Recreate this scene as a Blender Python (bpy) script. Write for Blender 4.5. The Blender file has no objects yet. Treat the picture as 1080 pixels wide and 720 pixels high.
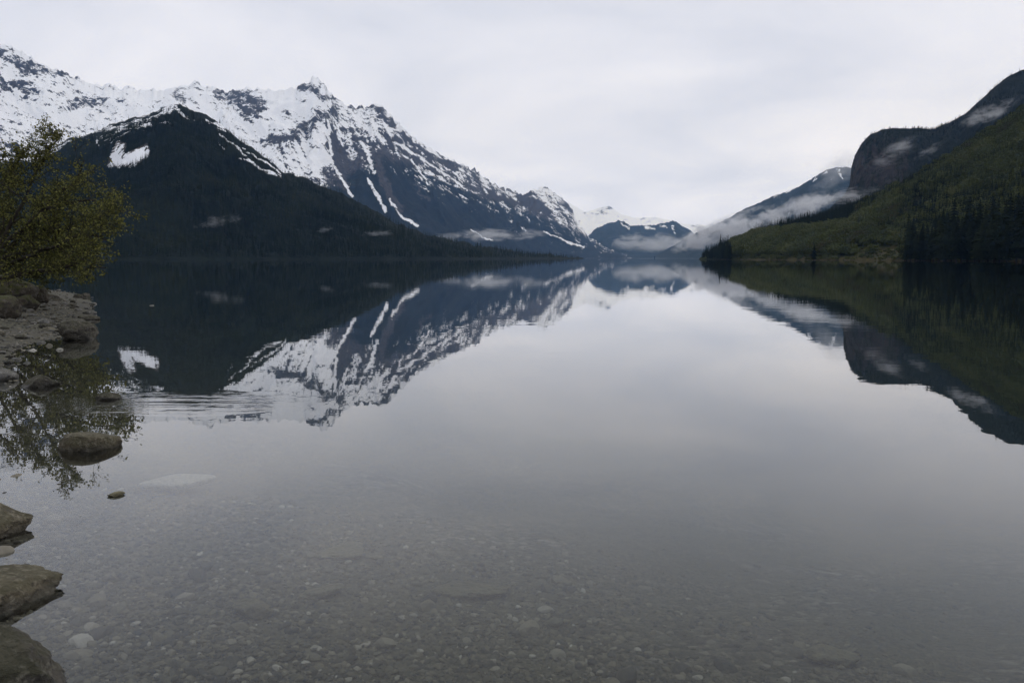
import bpy, math, random
import numpy as np

random.seed(7)
SC = bpy.context.scene
COL = SC.collection
R = math.radians

# ------------------------------------------------------------------ camera
CAM_H, PITCH, FPX = 1.5, math.atan(88 / 840), 840.0
cam_data = bpy.data.cameras.new('camera')
cam_data.sensor_width = 36.0
cam_data.lens = 28.0
cam_data.clip_start = 0.05
cam_data.clip_end = 60000
cam = bpy.data.objects.new('camera', cam_data)
COL.objects.link(cam)
cam.location = (0, 0, CAM_H)
cam.rotation_euler = (math.pi / 2 - PITCH, 0, 0)
SC.camera = cam

# ------------------------------------------------------------------ render settings
SC.render.engine = 'CYCLES'
SC.view_settings.view_transform = 'Standard'
SC.view_settings.look = 'None'
SC.view_settings.exposure = 0.0
SC.view_settings.gamma = 1.0
cy = SC.cycles
cy.use_denoising = True
cy.max_bounces = 7
cy.diffuse_bounces = 2
cy.glossy_bounces = 3
cy.transmission_bounces = 4
cy.transparent_max_bounces = 12
cy.volume_bounces = 1
cy.volume_max_steps = 256

# ------------------------------------------------------------------ sky and sun (overcast)
SUN_EL, SUN_AZ = 52.0, 35.0      # azimuth measured from +Y towards +X
world = bpy.data.worlds.new('World')
SC.world = world
world.use_nodes = True
wn, wl = world.node_tree.nodes, world.node_tree.links
wn.clear()
w_out = wn.new('ShaderNodeOutputWorld')
w_bg = wn.new('ShaderNodeBackground')
w_bg.inputs['Strength'].default_value = 0.1
w_sky = wn.new('ShaderNodeTexSky')
w_sky.sky_type = 'NISHITA'
w_sky.sun_disc = False
w_sky.sun_elevation = R(SUN_EL)
w_sky.sun_rotation = R(SUN_AZ)
w_sky.air_density = 1.0
w_sky.dust_density = 2.0
w_tc = wn.new('ShaderNodeTexCoord')
w_sep = wn.new('ShaderNodeSeparateXYZ')
wl.new(w_tc.outputs['Generated'], w_sep.inputs[0])
w_add = wn.new('ShaderNodeMath'); w_add.operation = 'ADD'; w_add.inputs[1].default_value = 0.22
w_max = wn.new('ShaderNodeMath'); w_max.operation = 'MAXIMUM'; w_max.inputs[1].default_value = 0.05
wl.new(w_sep.outputs['Z'], w_add.inputs[0]); wl.new(w_add.outputs[0], w_max.inputs[0])
w_dx = wn.new('ShaderNodeMath'); w_dx.operation = 'DIVIDE'
w_dy = wn.new('ShaderNodeMath'); w_dy.operation = 'DIVIDE'
wl.new(w_sep.outputs['X'], w_dx.inputs[0]); wl.new(w_max.outputs[0], w_dx.inputs[1])
wl.new(w_sep.outputs['Y'], w_dy.inputs[0]); wl.new(w_max.outputs[0], w_dy.inputs[1])
w_com = wn.new('ShaderNodeCombineXYZ')
wl.new(w_dx.outputs[0], w_com.inputs[0]); wl.new(w_dy.outputs[0], w_com.inputs[1])
w_noi = wn.new('ShaderNodeTexNoise')
w_noi.inputs['Scale'].default_value = 1.25
w_noi.inputs['Detail'].default_value = 5.0
w_noi.inputs['Roughness'].default_value = 0.5
w_noi.inputs['Distortion'].default_value = 0.5
wl.new(w_com.outputs[0], w_noi.inputs['Vector'])
w_ramp = wn.new('ShaderNodeValToRGB')
w_ramp.color_ramp.elements[0].position = 0.34
w_ramp.color_ramp.elements[0].color = (0.640, 0.664, 0.722, 1)
w_ramp.color_ramp.elements[1].position = 0.70
w_ramp.color_ramp.elements[1].color = (0.885, 0.880, 0.890, 1)
wl.new(w_noi.outputs['Fac'], w_ramp.inputs['Fac'])
w_mul = wn.new('ShaderNodeVectorMath'); w_mul.operation = 'SCALE'; w_mul.inputs['Scale'].default_value = 11.3
w_hz = wn.new('ShaderNodeValToRGB')
w_hz.color_ramp.elements[0].position = 0.0
w_hz.color_ramp.elements[0].color = (0.965, 1.02, 1.22, 1)
w_hz.color_ramp.elements[1].position = 0.45
w_hz.color_ramp.elements[1].color = (0.925, 0.94, 0.99, 1)
w_hm = wn.new('ShaderNodeVectorMath'); w_hm.operation = 'MULTIPLY'
wl.new(w_sep.outputs['Z'], w_hz.inputs['Fac'])
wl.new(w_ramp.outputs['Color'], w_hm.inputs[0]); wl.new(w_hz.outputs['Color'], w_hm.inputs[1])
wl.new(w_hm.outputs[0], w_mul.inputs[0])
w_mix = wn.new('ShaderNodeMix'); w_mix.data_type = 'RGBA'
w_mix.inputs['Factor'].default_value = 0.95
wl.new(w_sky.outputs['Color'], w_mix.inputs[6])
wl.new(w_mul.outputs[0], w_mix.inputs[7])
wl.new(w_mix.outputs[2], w_bg.inputs['Color'])
wl.new(w_bg.outputs[0], w_out.inputs['Surface'])

sun_data = bpy.data.lights.new('sun', 'SUN')
sun_data.energy = 0.5
sun_data.angle = R(25)
sun_data.color = (1.0, 0.96, 0.9)
sun = bpy.data.objects.new('sun', sun_data)
COL.objects.link(sun)
sun.rotation_euler = (R(90 - SUN_EL), 0, R(180 - SUN_AZ))
sun.location = (0, 0, 50)

# ------------------------------------------------------------------ photograph pixel (1080x720) <-> world
CP, SP = math.cos(PITCH), math.sin(PITCH)

def pdir(px, py):
    px = np.asarray(px, float); py = np.asarray(py, float)
    a = (px - 540) / FPX; b = (360 - py) / FPX
    return np.stack([a, CP + b * SP, -SP + b * CP], -1)

def pt(px, py, Y):
    d = pdir(px, py)
    return d * (np.asarray(Y, float) / d[..., 1])[..., None] + np.array([0, 0, CAM_H])

def gp(px, py, z=0.0):
    d = pdir(px, py)
    t = (z - CAM_H) / d[..., 2]
    return d * t[..., None] + np.array([0, 0, CAM_H])

def proj(P):
    x, y, z = P[..., 0], P[..., 1], P[..., 2] - CAM_H
    f = y * CP - z * SP; u = y * SP + z * CP
    f = np.where(np.abs(f) < 1e-6, 1e-6, f)
    return 540 + FPX * x / f, 360 - FPX * u / f

# ------------------------------------------------------------------ numeric noise
def _hash(ix, iy, iz, seed):
    h = (ix.astype(np.int64) * 374761393 + iy.astype(np.int64) * 668265263 + iz.astype(np.int64) * 2147483647 + seed * 1274126177) & 0xFFFFFFFF
    h = ((h ^ (h >> 13)) * 1274126177) & 0xFFFFFFFF
    h = ((h ^ (h >> 16)) * 2246822519) & 0xFFFFFFFF
    return (h ^ (h >> 15)) & 0xFFFFFFFF

_G = np.random.RandomState(3).normal(size=(256, 3))
_G /= np.linalg.norm(_G, axis=1)[:, None]

def perlin(P, seed=0):
    P = np.asarray(P, float)
    i = np.floor(P).astype(np.int64); f = P - i
    w = f * f * f * (f * (f * 6 - 15) + 10)
    out = np.zeros(P.shape[:-1])
    for dx in (0, 1):
        for dy in (0, 1):
            for dz in (0, 1):
                g = _G[_hash(i[..., 0] + dx, i[..., 1] + dy, i[..., 2] + dz, seed) & 255]
                d = g[..., 0] * (f[..., 0] - dx) + g[..., 1] * (f[..., 1] - dy) + g[..., 2] * (f[..., 2] - dz)
                out += d * np.where(dx, w[..., 0], 1 - w[..., 0]) * np.where(dy, w[..., 1], 1 - w[..., 1]) * np.where(dz, w[..., 2], 1 - w[..., 2])
    return out * 1.5

def fbm(P, octaves=5, gain=0.5, seed=0):
    a, s, out, P = 1.0, 0.0, 0.0, np.asarray(P, float)
    for k in range(octaves):
        out = out + a * perlin(P, seed + k); s += a
        a *= gain; P = P * 2.03 + 17.1
    return out / s

def ridged(P, octaves=5, gain=0.5, seed=0):
    a, s, out, P = 1.0, 0.0, 0.0, np.asarray(P, float)
    for k in range(octaves):
        out = out + a * (1 - 2 * np.abs(perlin(P, seed + k))); s += a
        a *= gain; P = P * 2.03 + 9.7
    return out / s

def sstep(a, b, x):
    t = np.clip((x - a) / (b - a), 0, 1)
    return t * t * (3 - 2 * t)

def poly_dist(x, y, pts):
    """distance to a polyline, and position along it 0..1"""
    best = np.full(np.shape(x), 1e18); where = np.zeros(np.shape(x))
    n = len(pts) - 1
    for k in range(n):
        (ax, ay), (bx, by) = pts[k][:2], pts[k + 1][:2]
        dx, dy = bx - ax, by - ay
        t = np.clip(((x - ax) * dx + (y - ay) * dy) / (dx * dx + dy * dy + 1e-12), 0, 1)
        d = np.hypot(x - ax - t * dx, y - ay - t * dy)
        m = d < best
        best = np.where(m, d, best); where = np.where(m, (k + t) / n, where)
    return best, where

def inside(x, y, poly):
    c = np.zeros(np.shape(x), bool)
    j = len(poly) - 1
    for i in range(len(poly)):
        (xi, yi), (xj, yj) = poly[i][:2], poly[j][:2]
        if yi != yj:
            c ^= ((yi > y) != (yj > y)) & (x < (xj - xi) * (y - yi) / (yj - yi) + xi)
        j = i
    return c

# ------------------------------------------------------------------ object helpers
def tag(o, label=None, cat=None, group=None, kind=None):
    if label: o['label'] = label
    if cat: o['category'] = cat
    if group: o['group'] = group
    if kind: o['kind'] = kind
    return o

def empty(name, loc, rz=0.0):
    o = bpy.data.objects.new(name, None)
    o.empty_display_size = 0.2
    COL.objects.link(o)
    o.location = loc; o.rotation_euler = (0, 0, rz)
    return o

def mesh_np(name, V, F, smooth=True):
    V = np.ascontiguousarray(V, np.float32).reshape(-1, 3)
    F = np.ascontiguousarray(F, np.int32)
    me = bpy.data.meshes.new(name)
    k = F.shape[1]
    me.vertices.add(len(V)); me.vertices.foreach_set('co', V.ravel())
    me.loops.add(F.size); me.loops.foreach_set('vertex_index', F.ravel())
    me.polygons.add(len(F))
    me.polygons.foreach_set('loop_start', np.arange(0, F.size, k, dtype=np.int32))
    try:
        me.polygons.foreach_set('loop_total', np.full(len(F), k, np.int32))
    except Exception:
        pass
    me.polygons.foreach_set('use_smooth', np.full(len(F), smooth))
    me.update(calc_edges=True)
    me.validate()
    return me

def add_attr(me, name, vals):
    a = me.attributes.new(name, 'FLOAT', 'POINT')
    a.data.foreach_set('value', np.ascontiguousarray(vals, np.float32).ravel())

def link_mesh(name, me, mat=None, parent=None, loc=(0, 0, 0)):
    o = bpy.data.objects.new(name, me)
    COL.objects.link(o)
    if mat is not None and not me.materials: me.materials.append(mat)
    o.location = loc
    if parent is not None: o.parent = parent
    return o

def grid_faces(nr, nc):
    i = np.arange(nr - 1)[:, None] * nc + np.arange(nc - 1)[None, :]
    return np.stack([i, i + 1, i + nc + 1, i + nc], -1).reshape(-1, 4)

class Nodes:
    """small helper to write node trees"""
    def __init__(s, tree): s.t = tree; s.n = tree.nodes; s.l = tree.links
    def add(s, typ, props=None, **ins):
        nd = s.n.new(typ)
        for k, v in (props or {}).items(): setattr(nd, k, v)
        for k, v in ins.items(): s.put(nd, k.replace('_', ' '), v)
        return nd
    def put(s, nd, key, v):
        if isinstance(key, str) and key.startswith('i') and key[1:].isdigit(): key = int(key[1:])
        sock = nd.inputs[key]
        if isinstance(v, bpy.types.NodeSocket): s.l.new(v, sock)
        else: sock.default_value = v
    def math(s, op, a, b=0.0, clamp=False):
        nd = s.n.new('ShaderNodeMath'); nd.operation = op; nd.use_clamp = clamp
        s.put(nd, 0, a); s.put(nd, 1, b)
        return nd.outputs[0]
    def mix(s, fac, a, b):
        nd = s.n.new('ShaderNodeMix'); nd.data_type = 'RGBA'
        s.put(nd, 0, fac); s.put(nd, 6, a); s.put(nd, 7, b)
        return nd.outputs[2]
    def noise(s, vec, scale, detail=4.0, rough=0.55, dist=0.0):
        nd = s.add('ShaderNodeTexNoise', None, Scale=scale, Detail=detail, Roughness=rough, Distortion=dist)
        if vec is not None: s.l.new(vec, nd.inputs['Vector'])
        return nd.outputs['Fac']
    def ramp(s, fac, stops):
        nd = s.n.new('ShaderNodeValToRGB')
        e = nd.color_ramp.elements
        while len(e) < len(stops): e.new(0.5)
        for el, (p, c) in zip(e, stops):
            el.position = p
            el.color = (c, c, c, 1) if isinstance(c, (int, float)) else tuple(c) + (1,)
        s.put(nd, 0, fac)
        return nd.outputs['Color']
    def map(s, vec, scale=(1, 1, 1), rot=(0, 0, 0), loc=(0, 0, 0)):
        nd = s.n.new('ShaderNodeMapping')
        s.l.new(vec, nd.inputs[0])
        nd.inputs['Scale'].default_value = scale; nd.inputs['Rotation'].default_value = rot; nd.inputs['Location'].default_value = loc
        return nd.outputs[0]

def new_mat(name):
    m = bpy.data.materials.new(name)
    m.use_nodes = True
    N = Nodes(m.node_tree)
    N.n.clear()
    N.out = N.n.new('ShaderNodeOutputMaterial')
    return m, N

def principled(N, color, rough=0.8, bump=None, bump_dist=0.01, bump_strength=1.0, spec=0.3):
    b = N.n.new('ShaderNodeBsdfPrincipled')
    N.put(b, 'Base Color', color); N.put(b, 'Roughness', rough); N.put(b, 'Specular IOR Level', spec)
    if bump is not None:
        bm = N.add('ShaderNodeBump', None, Strength=bump_strength, Distance=bump_dist, Height=bump)
        N.l.new(bm.outputs[0], b.inputs['Normal'])
    N.l.new(b.outputs[0], N.out.inputs['Surface'])
    return b

# ------------------------------------------------------------------ materials
def mat_mountain(name, forest_a, forest_b, rock_a, rock_b, s=1.0, snow_amp=0.95):
    """forest, rock and snow by the per-vertex covers; fine break-up by noise in world metres"""
    m, N = new_mat(name)
    pos = N.n.new('ShaderNodeNewGeometry').outputs['Position']
    snow = N.add('ShaderNodeAttribute', {'attribute_name': 'snow'}).outputs['Fac']
    rock = N.add('ShaderNodeAttribute', {'attribute_name': 'rock'}).outputs['Fac']
    n1 = N.noise(pos, 0.012 * s, 6, 0.62)
    n2 = N.noise(N.map(pos, (1, 1, 0.45)), 0.045 * s, 5, 0.65)
    n3 = N.noise(pos, 0.11 * s, 3, 0.6)
    nn = N.math('ADD', N.math('MULTIPLY', n1, 0.4), N.math('ADD', N.math('MULTIPLY', n2, 0.4), N.math('MULTIPLY', n3, 0.2)))
    nn = N.math('SUBTRACT', nn, 0.5)
    sv = N.math('ADD', snow, N.math('MULTIPLY', nn, snow_amp * 4))
    sf = N.ramp(sv, [(0.46, 0.0), (0.54, 1.0)])
    rv = N.math('ADD', rock, N.math('MULTIPLY', nn, 1.6))
    rf = N.ramp(rv, [(0.4, 0.0), (0.6, 1.0)])
    fcol = N.mix(N.ramp(N.noise(pos, 0.02 * s, 5, 0.7), [(0.35, 0.0), (0.65, 1.0)]), tuple(forest_a) + (1,), tuple(forest_b) + (1,))
    rcol = N.mix(N.ramp(n2, [(0.35, 0.0), (0.65, 1.0)]), tuple(rock_a) + (1,), tuple(rock_b) + (1,))
    c = N.mix(rf, fcol, rcol)
    c = N.mix(sf, c, (0.84, 0.86, 0.90, 1))
    principled(N, c, 0.95, n2, 10.0 / s, 0.5, 0.05)
    return m

def mat_leaf(name, cols, trans=0.25, var=0.5, drift=0.0, spec=0.15):
    m, N = new_mat(name)
    rnd = N.n.new('ShaderNodeObjectInfo').outputs['Random']
    geo = N.n.new('ShaderNodeNewGeometry')
    isl = geo.outputs['Random Per Island']
    f = N.math('ADD', N.math('MULTIPLY', rnd, 1 - var), N.math('MULTIPLY', isl, var))
    if drift:        # neighbouring trees are alike: drifts of one tone; on far conifers they also paint in relief shading
        loc = N.n.new('ShaderNodeObjectInfo').outputs['Location']
        f = N.math('ADD', N.math('MULTIPLY', f, 0.4), N.math('MULTIPLY', N.math('SUBTRACT', N.noise(loc, drift, 4, 0.6), 0.3), 1.5))
    k = len(cols)
    c = N.ramp(f, [(0.1 + 0.8 * i / max(1, k - 1), cols[i]) for i in range(k)])
    b = N.n.new('ShaderNodeBsdfPrincipled')
    N.put(b, 'Base Color', c); N.put(b, 'Roughness', 0.8); N.put(b, 'Specular IOR Level', spec)
    t = N.n.new('ShaderNodeBsdfTranslucent'); N.put(t, 'Color', c)
    mx = N.n.new('ShaderNodeMixShader'); mx.inputs[0].default_value = trans
    N.l.new(b.outputs[0], mx.inputs[1]); N.l.new(t.outputs[0], mx.inputs[2])
    N.l.new(mx.outputs[0], N.out.inputs['Surface'])
    return m

def mat_bark(name, a, b, sc=8.0):
    m, N = new_mat(name)
    tc = N.n.new('ShaderNodeTexCoord').outputs['Object']
    n = N.noise(N.map(tc, (1, 1, 0.3)), sc, 5, 0.6)
    principled(N, N.mix(N.ramp(n, [(0.35, 0.0), (0.65, 1.0)]), a + (1,), b + (1,)), 0.9, n, 0.02, 0.6, 0.1)
    return m

def mat_rock(name, a, b, lichen, moss, moss_amt, sc=1.0):
    """dappled stone: two mineral tones, pale lichen specks, moss on upward faces, pits; a wet band just above the water"""
    m, N = new_mat(name)
    geo = N.n.new('ShaderNodeNewGeometry')
    pos = N.map(geo.outputs['Position'], (sc, sc, sc))
    n1 = N.noise(pos, 5.0, 6, 0.62, 0.4)
    n2 = N.noise(pos, 24.0, 5, 0.6)
    n3 = N.noise(pos, 60.0, 3, 0.6)
    c = N.mix(N.ramp(n1, [(0.36, 0.0), (0.64, 1.0)]), a + (1,), b + (1,))
    c = N.mix(N.math('MULTIPLY', N.ramp(n2, [(0.52, 0.0), (0.64, 1.0)]), 0.75), c, lichen + (1,))
    c = N.mix(N.math('MULTIPLY', N.ramp(n3, [(0.34, 1.0), (0.46, 0.0)]), 0.55), c, (0.018, 0.017, 0.015, 1))
    up = N.add('ShaderNodeSeparateXYZ', None, i0=geo.outputs['Normal']).outputs['Z']
    mm = N.ramp(N.math('ADD', N.math('MULTIPLY', up, 0.25), N.noise(pos, 9.0, 5, 0.65)), [(0.56, 0.0), (0.72, 1.0)])
    c = N.mix(N.math('MULTIPLY', mm, moss_amt), c, moss + (1,))
    z = N.add('ShaderNodeSeparateXYZ', None, i0=geo.outputs['Position']).outputs['Z']
    zz = N.math('ADD', z, N.math('MULTIPLY', N.math('SUBTRACT', n1, 0.5), 0.06))
    wet = N.ramp(N.math('MULTIPLY', zz, 10.0), [(0.15, 1.0), (0.45, 0.0)])
    c = N.mix(N.math('MULTIPLY', wet, 0.55), c, (0.016, 0.015, 0.012, 1))
    rough = N.math('SUBTRACT', 0.85, N.math('MULTIPLY', wet, 0.4))
    h = N.math('ADD', N.math('MULTIPLY', n1, 0.5), N.math('ADD', N.math('MULTIPLY', n2, 0.3), N.math('MULTIPLY', n3, 0.15)))
    principled(N, c, rough, h, 0.07, 1.0, 0.3)
    return m

M_GRAVEL, N = new_mat('gravel_ground')
geo = N.n.new('ShaderNodeNewGeometry'); pos = geo.outputs['Position']
vo = N.add('ShaderNodeTexVoronoi', {'feature': 'F1'}, Scale=26.0, Randomness=1.0); N.l.new(pos, vo.inputs['Vector'])
vo2 = N.add('ShaderNodeTexVoronoi', {'feature': 'F1'}, Scale=70.0, Randomness=1.0); N.l.new(pos, vo2.inputs['Vector'])
g1 = N.add('ShaderNodeSeparateColor', None, i0=vo.outputs['Color']).outputs[0]
g2 = N.add('ShaderNodeSeparateColor', None, i0=vo2.outputs['Color']).outputs[1]
c1 = N.ramp(g1, [(0.0, (0.032, 0.031, 0.027)), (0.45, (0.065, 0.061, 0.052)), (0.8, (0.10, 0.092, 0.075)), (1.0, (0.19, 0.175, 0.15))])
c2 = N.ramp(g2, [(0.0, (0.034, 0.032, 0.027)), (0.6, (0.074, 0.068, 0.055)), (1.0, (0.13, 0.12, 0.10))])
c = N.mix(N.ramp(N.noise(pos, 1.1, 4, 0.6), [(0.4, 0.0), (0.6, 1.0)]), c1, c2)
silt = N.ramp(N.noise(pos, 0.55, 5, 0.6, 0.6), [(0.42, 0.0), (0.62, 1.0)])
c = N.mix(N.math('MULTIPLY', silt, 0.65), c, (0.068, 0.066, 0.042, 1))
hg = N.math('SUBTRACT', 1.0, N.math('ADD', vo.outputs['Distance'], N.math('MULTIPLY', vo2.outputs['Distance'], 0.4)))
principled(N, c, 0.85, hg, 0.02, 0.8, 0.25)

M_WATER, N = new_mat('lake_water')
geo = N.n.new('ShaderNodeNewGeometry'); pos = geo.outputs['Position']
sep = N.add('ShaderNodeSeparateXYZ', None, i0=pos)
wx, wy = sep.outputs['X'], sep.outputs['Y']
# slow swell, fine shivers, and a stirred patch of ripples off the boulders
swell = N.noise(N.map(pos, (0.55, 1.0, 1), (0, 0, R(12))), 1.3, 3, 0.5)
fine = N.noise(N.map(pos, (0.7, 1.6, 1)), 5.5, 2, 0.5)
gust = N.ramp(N.noise(pos, 0.045, 3, 0.5), [(0.38, 0.25), (0.68, 1.0)])
h = N.math('MULTIPLY', N.math('ADD', N.math('MULTIPLY', swell, 0.0030), N.math('MULTIPLY', fine, 0.00022)), gust)
rp = gp(185, 424)
ex = N.math('DIVIDE', N.math('SUBTRACT', wx, float(rp[0])), 1.6)
ey = N.math('DIVIDE', N.math('SUBTRACT', wy, float(rp[1])), 0.75)
er = N.math('ADD', N.math('MULTIPLY', ex, ex), N.math('MULTIPLY', ey, ey))
patch = N.ramp(N.math('ADD', er, N.math('MULTIPLY', N.math('SUBTRACT', N.noise(pos, 1.2, 3), 0.5), 1.2)), [(0.1, 1.0), (1.0, 0.0)])
rip = N.noise(N.map(pos, (0.6, 2.2, 1)), 2.6, 3, 0.5, 0.3)
h = N.math('ADD', h, N.math('MULTIPLY', N.math('MULTIPLY', rip, patch), 0.006))
ruff = N.ramp(N.math('DIVIDE', N.math('SUBTRACT', wy, 1500.0), 900.0, True), [(0.0, 0.0), (1.0, 1.0)])
h = N.math('ADD', h, N.math('MULTIPLY', N.math('MULTIPLY', N.noise(pos, 0.8, 2), ruff), 0.09))
bump = N.add('ShaderNodeBump', None, Strength=1.0, Distance=1.0, Height=h)
fr = N.add('ShaderNodeFresnel', None, IOR=1.333); N.l.new(bump.outputs[0], fr.inputs['Normal'])
gl = N.add('ShaderNodeBsdfGlossy', None, Roughness=0.0, Color=(1, 1, 1, 1)); N.l.new(bump.outputs[0], gl.inputs['Normal'])
tr = N.add('ShaderNodeBsdfTransparent', None, Color=(0.93, 0.96, 0.95, 1))
mx = N.n.new('ShaderNodeMixShader')
ff = fr.outputs[0]
ff = N.math('ADD', ff, N.math('MULTIPLY', N.math('MULTIPLY', N.math('SUBTRACT', ff, 0.07), N.math('SUBTRACT', 1.0, ff)), 0.85), True)
N.l.new(ff, mx.inputs[0]); N.l.new(tr.outputs[0], mx.inputs[1]); N.l.new(gl.outputs[0], mx.inputs[2])
N.l.new(mx.outputs[0], N.out.inputs['Surface'])
va = N.add('ShaderNodeVolumeAbsorption', None, Color=(0.62, 0.70, 0.64, 1), Density=0.75)
vs = N.add('ShaderNodeVolumeScatter', None, Color=(0.85, 0.9, 0.88, 1), Density=0.03)
av = N.n.new('ShaderNodeAddShader'); N.l.new(va.outputs[0], av.inputs[0]); N.l.new(vs.outputs[0], av.inputs[1])
N.l.new(av.outputs[0], N.out.inputs['Volume'])

M_NEEDLE = mat_leaf('conifer_needles', [(0.006, 0.009, 0.005), (0.011, 0.016, 0.008), (0.019, 0.025, 0.011)], 0.1, 0.3, 0.0, 0.02)
M_FARNEEDLE = mat_leaf('far_conifer_needles', [(0.004, 0.006, 0.004), (0.008, 0.013, 0.007), (0.017, 0.023, 0.010), (0.032, 0.036, 0.014)], 0.0, 0.2, 0.016, 0.02)  # wide tone drift also puts weak gully shading into the needle colour
M_BROAD = mat_leaf('broadleaf_foliage', drift=0.02, cols=[(0.060, 0.050, 0.022), (0.052, 0.064, 0.018), (0.092, 0.104, 0.034), (0.125, 0.130, 0.052)], trans=0.2, var=0.35)
M_ALDER = mat_leaf('alder_leaves', [(0.050, 0.055, 0.021), (0.080, 0.086, 0.028), (0.125, 0.127, 0.038), (0.20, 0.195, 0.056)], 0.35, 1.0)
M_BARK = mat_bark('dark_bark', (0.022, 0.019, 0.016), (0.055, 0.048, 0.04))
M_SNOWRANGE = mat_mountain('snowy_range_cover', (0.009, 0.013, 0.013), (0.020, 0.025, 0.023), (0.034, 0.034, 0.038), (0.078, 0.073, 0.074), 1.5)
M_SPUR = mat_mountain('forested_mountain_cover', (0.008, 0.012, 0.010), (0.015, 0.021, 0.016), (0.06, 0.055, 0.05), (0.11, 0.10, 0.09), 1.6)
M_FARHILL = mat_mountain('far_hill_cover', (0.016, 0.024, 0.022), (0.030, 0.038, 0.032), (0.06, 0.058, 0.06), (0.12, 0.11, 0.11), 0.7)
M_CLIFF = mat_mountain('cliff_hill_cover', (0.008, 0.011, 0.008), (0.018, 0.021, 0.014), (0.012, 0.011, 0.011), (0.046, 0.039, 0.036), 2.6)
M_SLOPE = mat_mountain('green_slope_cover', (0.030, 0.036, 0.016), (0.055, 0.060, 0.025), (0.026, 0.025, 0.010), (0.062, 0.052, 0.022), 6.0)

# ------------------------------------------------------------------ mountains
def mountain(name, ridge, foot, mat, nu=500, nv=180, prof=1.15, amp=0.16, L=420., jag=6.0, jagL=60., gully=0.10, gL=150., back=1.5,
             seed=1, snow=None, rock=None, core=None, zfoot=-8.0, bumpy=0.0):
    """a massif between its shore line and its crest; back is how far the far side runs, as a share of the near slope"""
    ridge = np.array(ridge, float); foot = np.array(foot, float)
    c0, c1 = core or (ridge[0, 0], ridge[-1, 0])
    u = np.linspace(c0, c1, nu)
    if c0 > ridge[0, 0]: u = np.concatenate([np.linspace(ridge[0, 0], c0, 161)[:-1], u])
    if c1 < ridge[-1, 0]: u = np.concatenate([u, np.linspace(c1, ridge[-1, 0], 161)[1:]])
    nu = len(u)
    py = np.interp(u, ridge[:, 0], ridge[:, 1]); Yr = np.interp(u, ridge[:, 0], ridge[:, 2])
    crest = pt(u, py, Yr)
    Yf = np.interp(u, foot[:, 0], foot[:, 1])
    fx = (u - 540) / FPX / CP * Yf
    base = np.stack([fx, Yf, np.full(nu, zfoot)], -1)
    jn = fbm(np.stack([crest[:, 0] / jagL, crest[:, 1] / jagL, np.zeros(nu)], -1), 6, 0.66, seed + 40)
    nb = max(8, int(nv * 0.25))
    v = np.concatenate([np.linspace(0, 1, nv), 1 + np.linspace(0, back, nb + 1)[1:]])
    V2 = v[:, None]
    xy = base[None, :, :2] * (1 - V2[..., None]) + crest[None, :, :2] * V2[..., None]
    p = np.where(V2 <= 1, np.clip(V2, 0, 1) ** prof, np.maximum(1 - (V2 - 1) / back * 1.05, -0.1))
    H = crest[None, :, 2] - zfoot
    z = zfoot + H * p
    q = np.stack([xy[..., 0] / L, xy[..., 1] / L, np.full(xy.shape[:2], seed * 3.7)], -1)
    env = np.where(V2 <= 1, np.sin(np.clip(V2, 0, 1) * np.pi) ** 0.8, -0.0) * (1 - 0.35 * np.clip(V2, 0, 1))
    rn = ridged(q, 6, 0.52, seed)
    ucoord = np.concatenate([[0], np.cumsum(np.hypot(np.diff(crest[:, 0]), np.diff(crest[:, 1])))])
    warp = fbm(q * 1.7, 3, 0.5, seed + 9) * 0.8
    gq = np.stack([ucoord[None, :] / gL + warp, V2 * 1.3 + 0 * ucoord[None, :], np.full(xy.shape[:2], seed * 1.9)], -1)
    gn = ridged(gq, 4, 0.5, seed + 20)
    genv = np.where(V2 <= 1, np.clip(V2, 0, 1) ** 0.7 * (1 - np.clip(V2, 0, 1) ** 6), 0)
    z = z + H * (amp * env * (rn - 0.45) + gully * genv * (gn - 0.45))
    z = z + (jag * jn * 2.0)[None, :] * np.where(V2 <= 1, np.clip(V2, 0, 1) ** 10, np.clip(2 - V2, 0, 1))
    if bumpy:
        z = z + bumpy * fbm(q * (L / 30.0), 3, 0.6, seed + 70) * np.clip(V2 * 6, 0, 1) * np.where(V2 <= 1, 1, 0.3)
    P = np.stack([xy[..., 0], xy[..., 1], z], -1)
    me = mesh_np(name, P, grid_faces(len(v), nu))
    X, Y = proj(P)
    # slope steepness
    gu = np.gradient(P, axis=1); gv = np.gradient(P, axis=0)
    nrm = np.cross(gu, gv); nrm /= np.linalg.norm(nrm, axis=-1)[..., None] + 1e-9
    steep = 1 - np.abs(nrm[..., 2])
    ctx = dict(P=P, X=X, Y=Y, v=np.broadcast_to(V2, X.shape), steep=steep, rn=rn, gn=gn, nrm=nrm)
    sn = snow(ctx) if snow else np.full(X.shape, -2.0)
    rk = rock(ctx) if rock else np.full(X.shape, -2.0)
    add_attr(me, 'snow', sn); add_attr(me, 'rock', rk)
    o = link_mesh(name, me, mat)
    ctx['snow'] = sn; ctx['rock'] = rk; ctx['nv'] = nv; ctx['obj'] = o
    return o, ctx

def streak(X, Y, pts, w0, w1):
    d, t = poly_dist(X, Y, pts)
    w = w0 + (w1 - w0) * t
    return np.clip(1.6 - 1.3 * d / w, 0, 1.2)

def patch_of(X, Y, pts, w0, w1, base, gain):
    s = streak(X, Y, pts, w0, w1)
    return np.where(s > 0.02, base + gain * s, -2.0)

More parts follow.
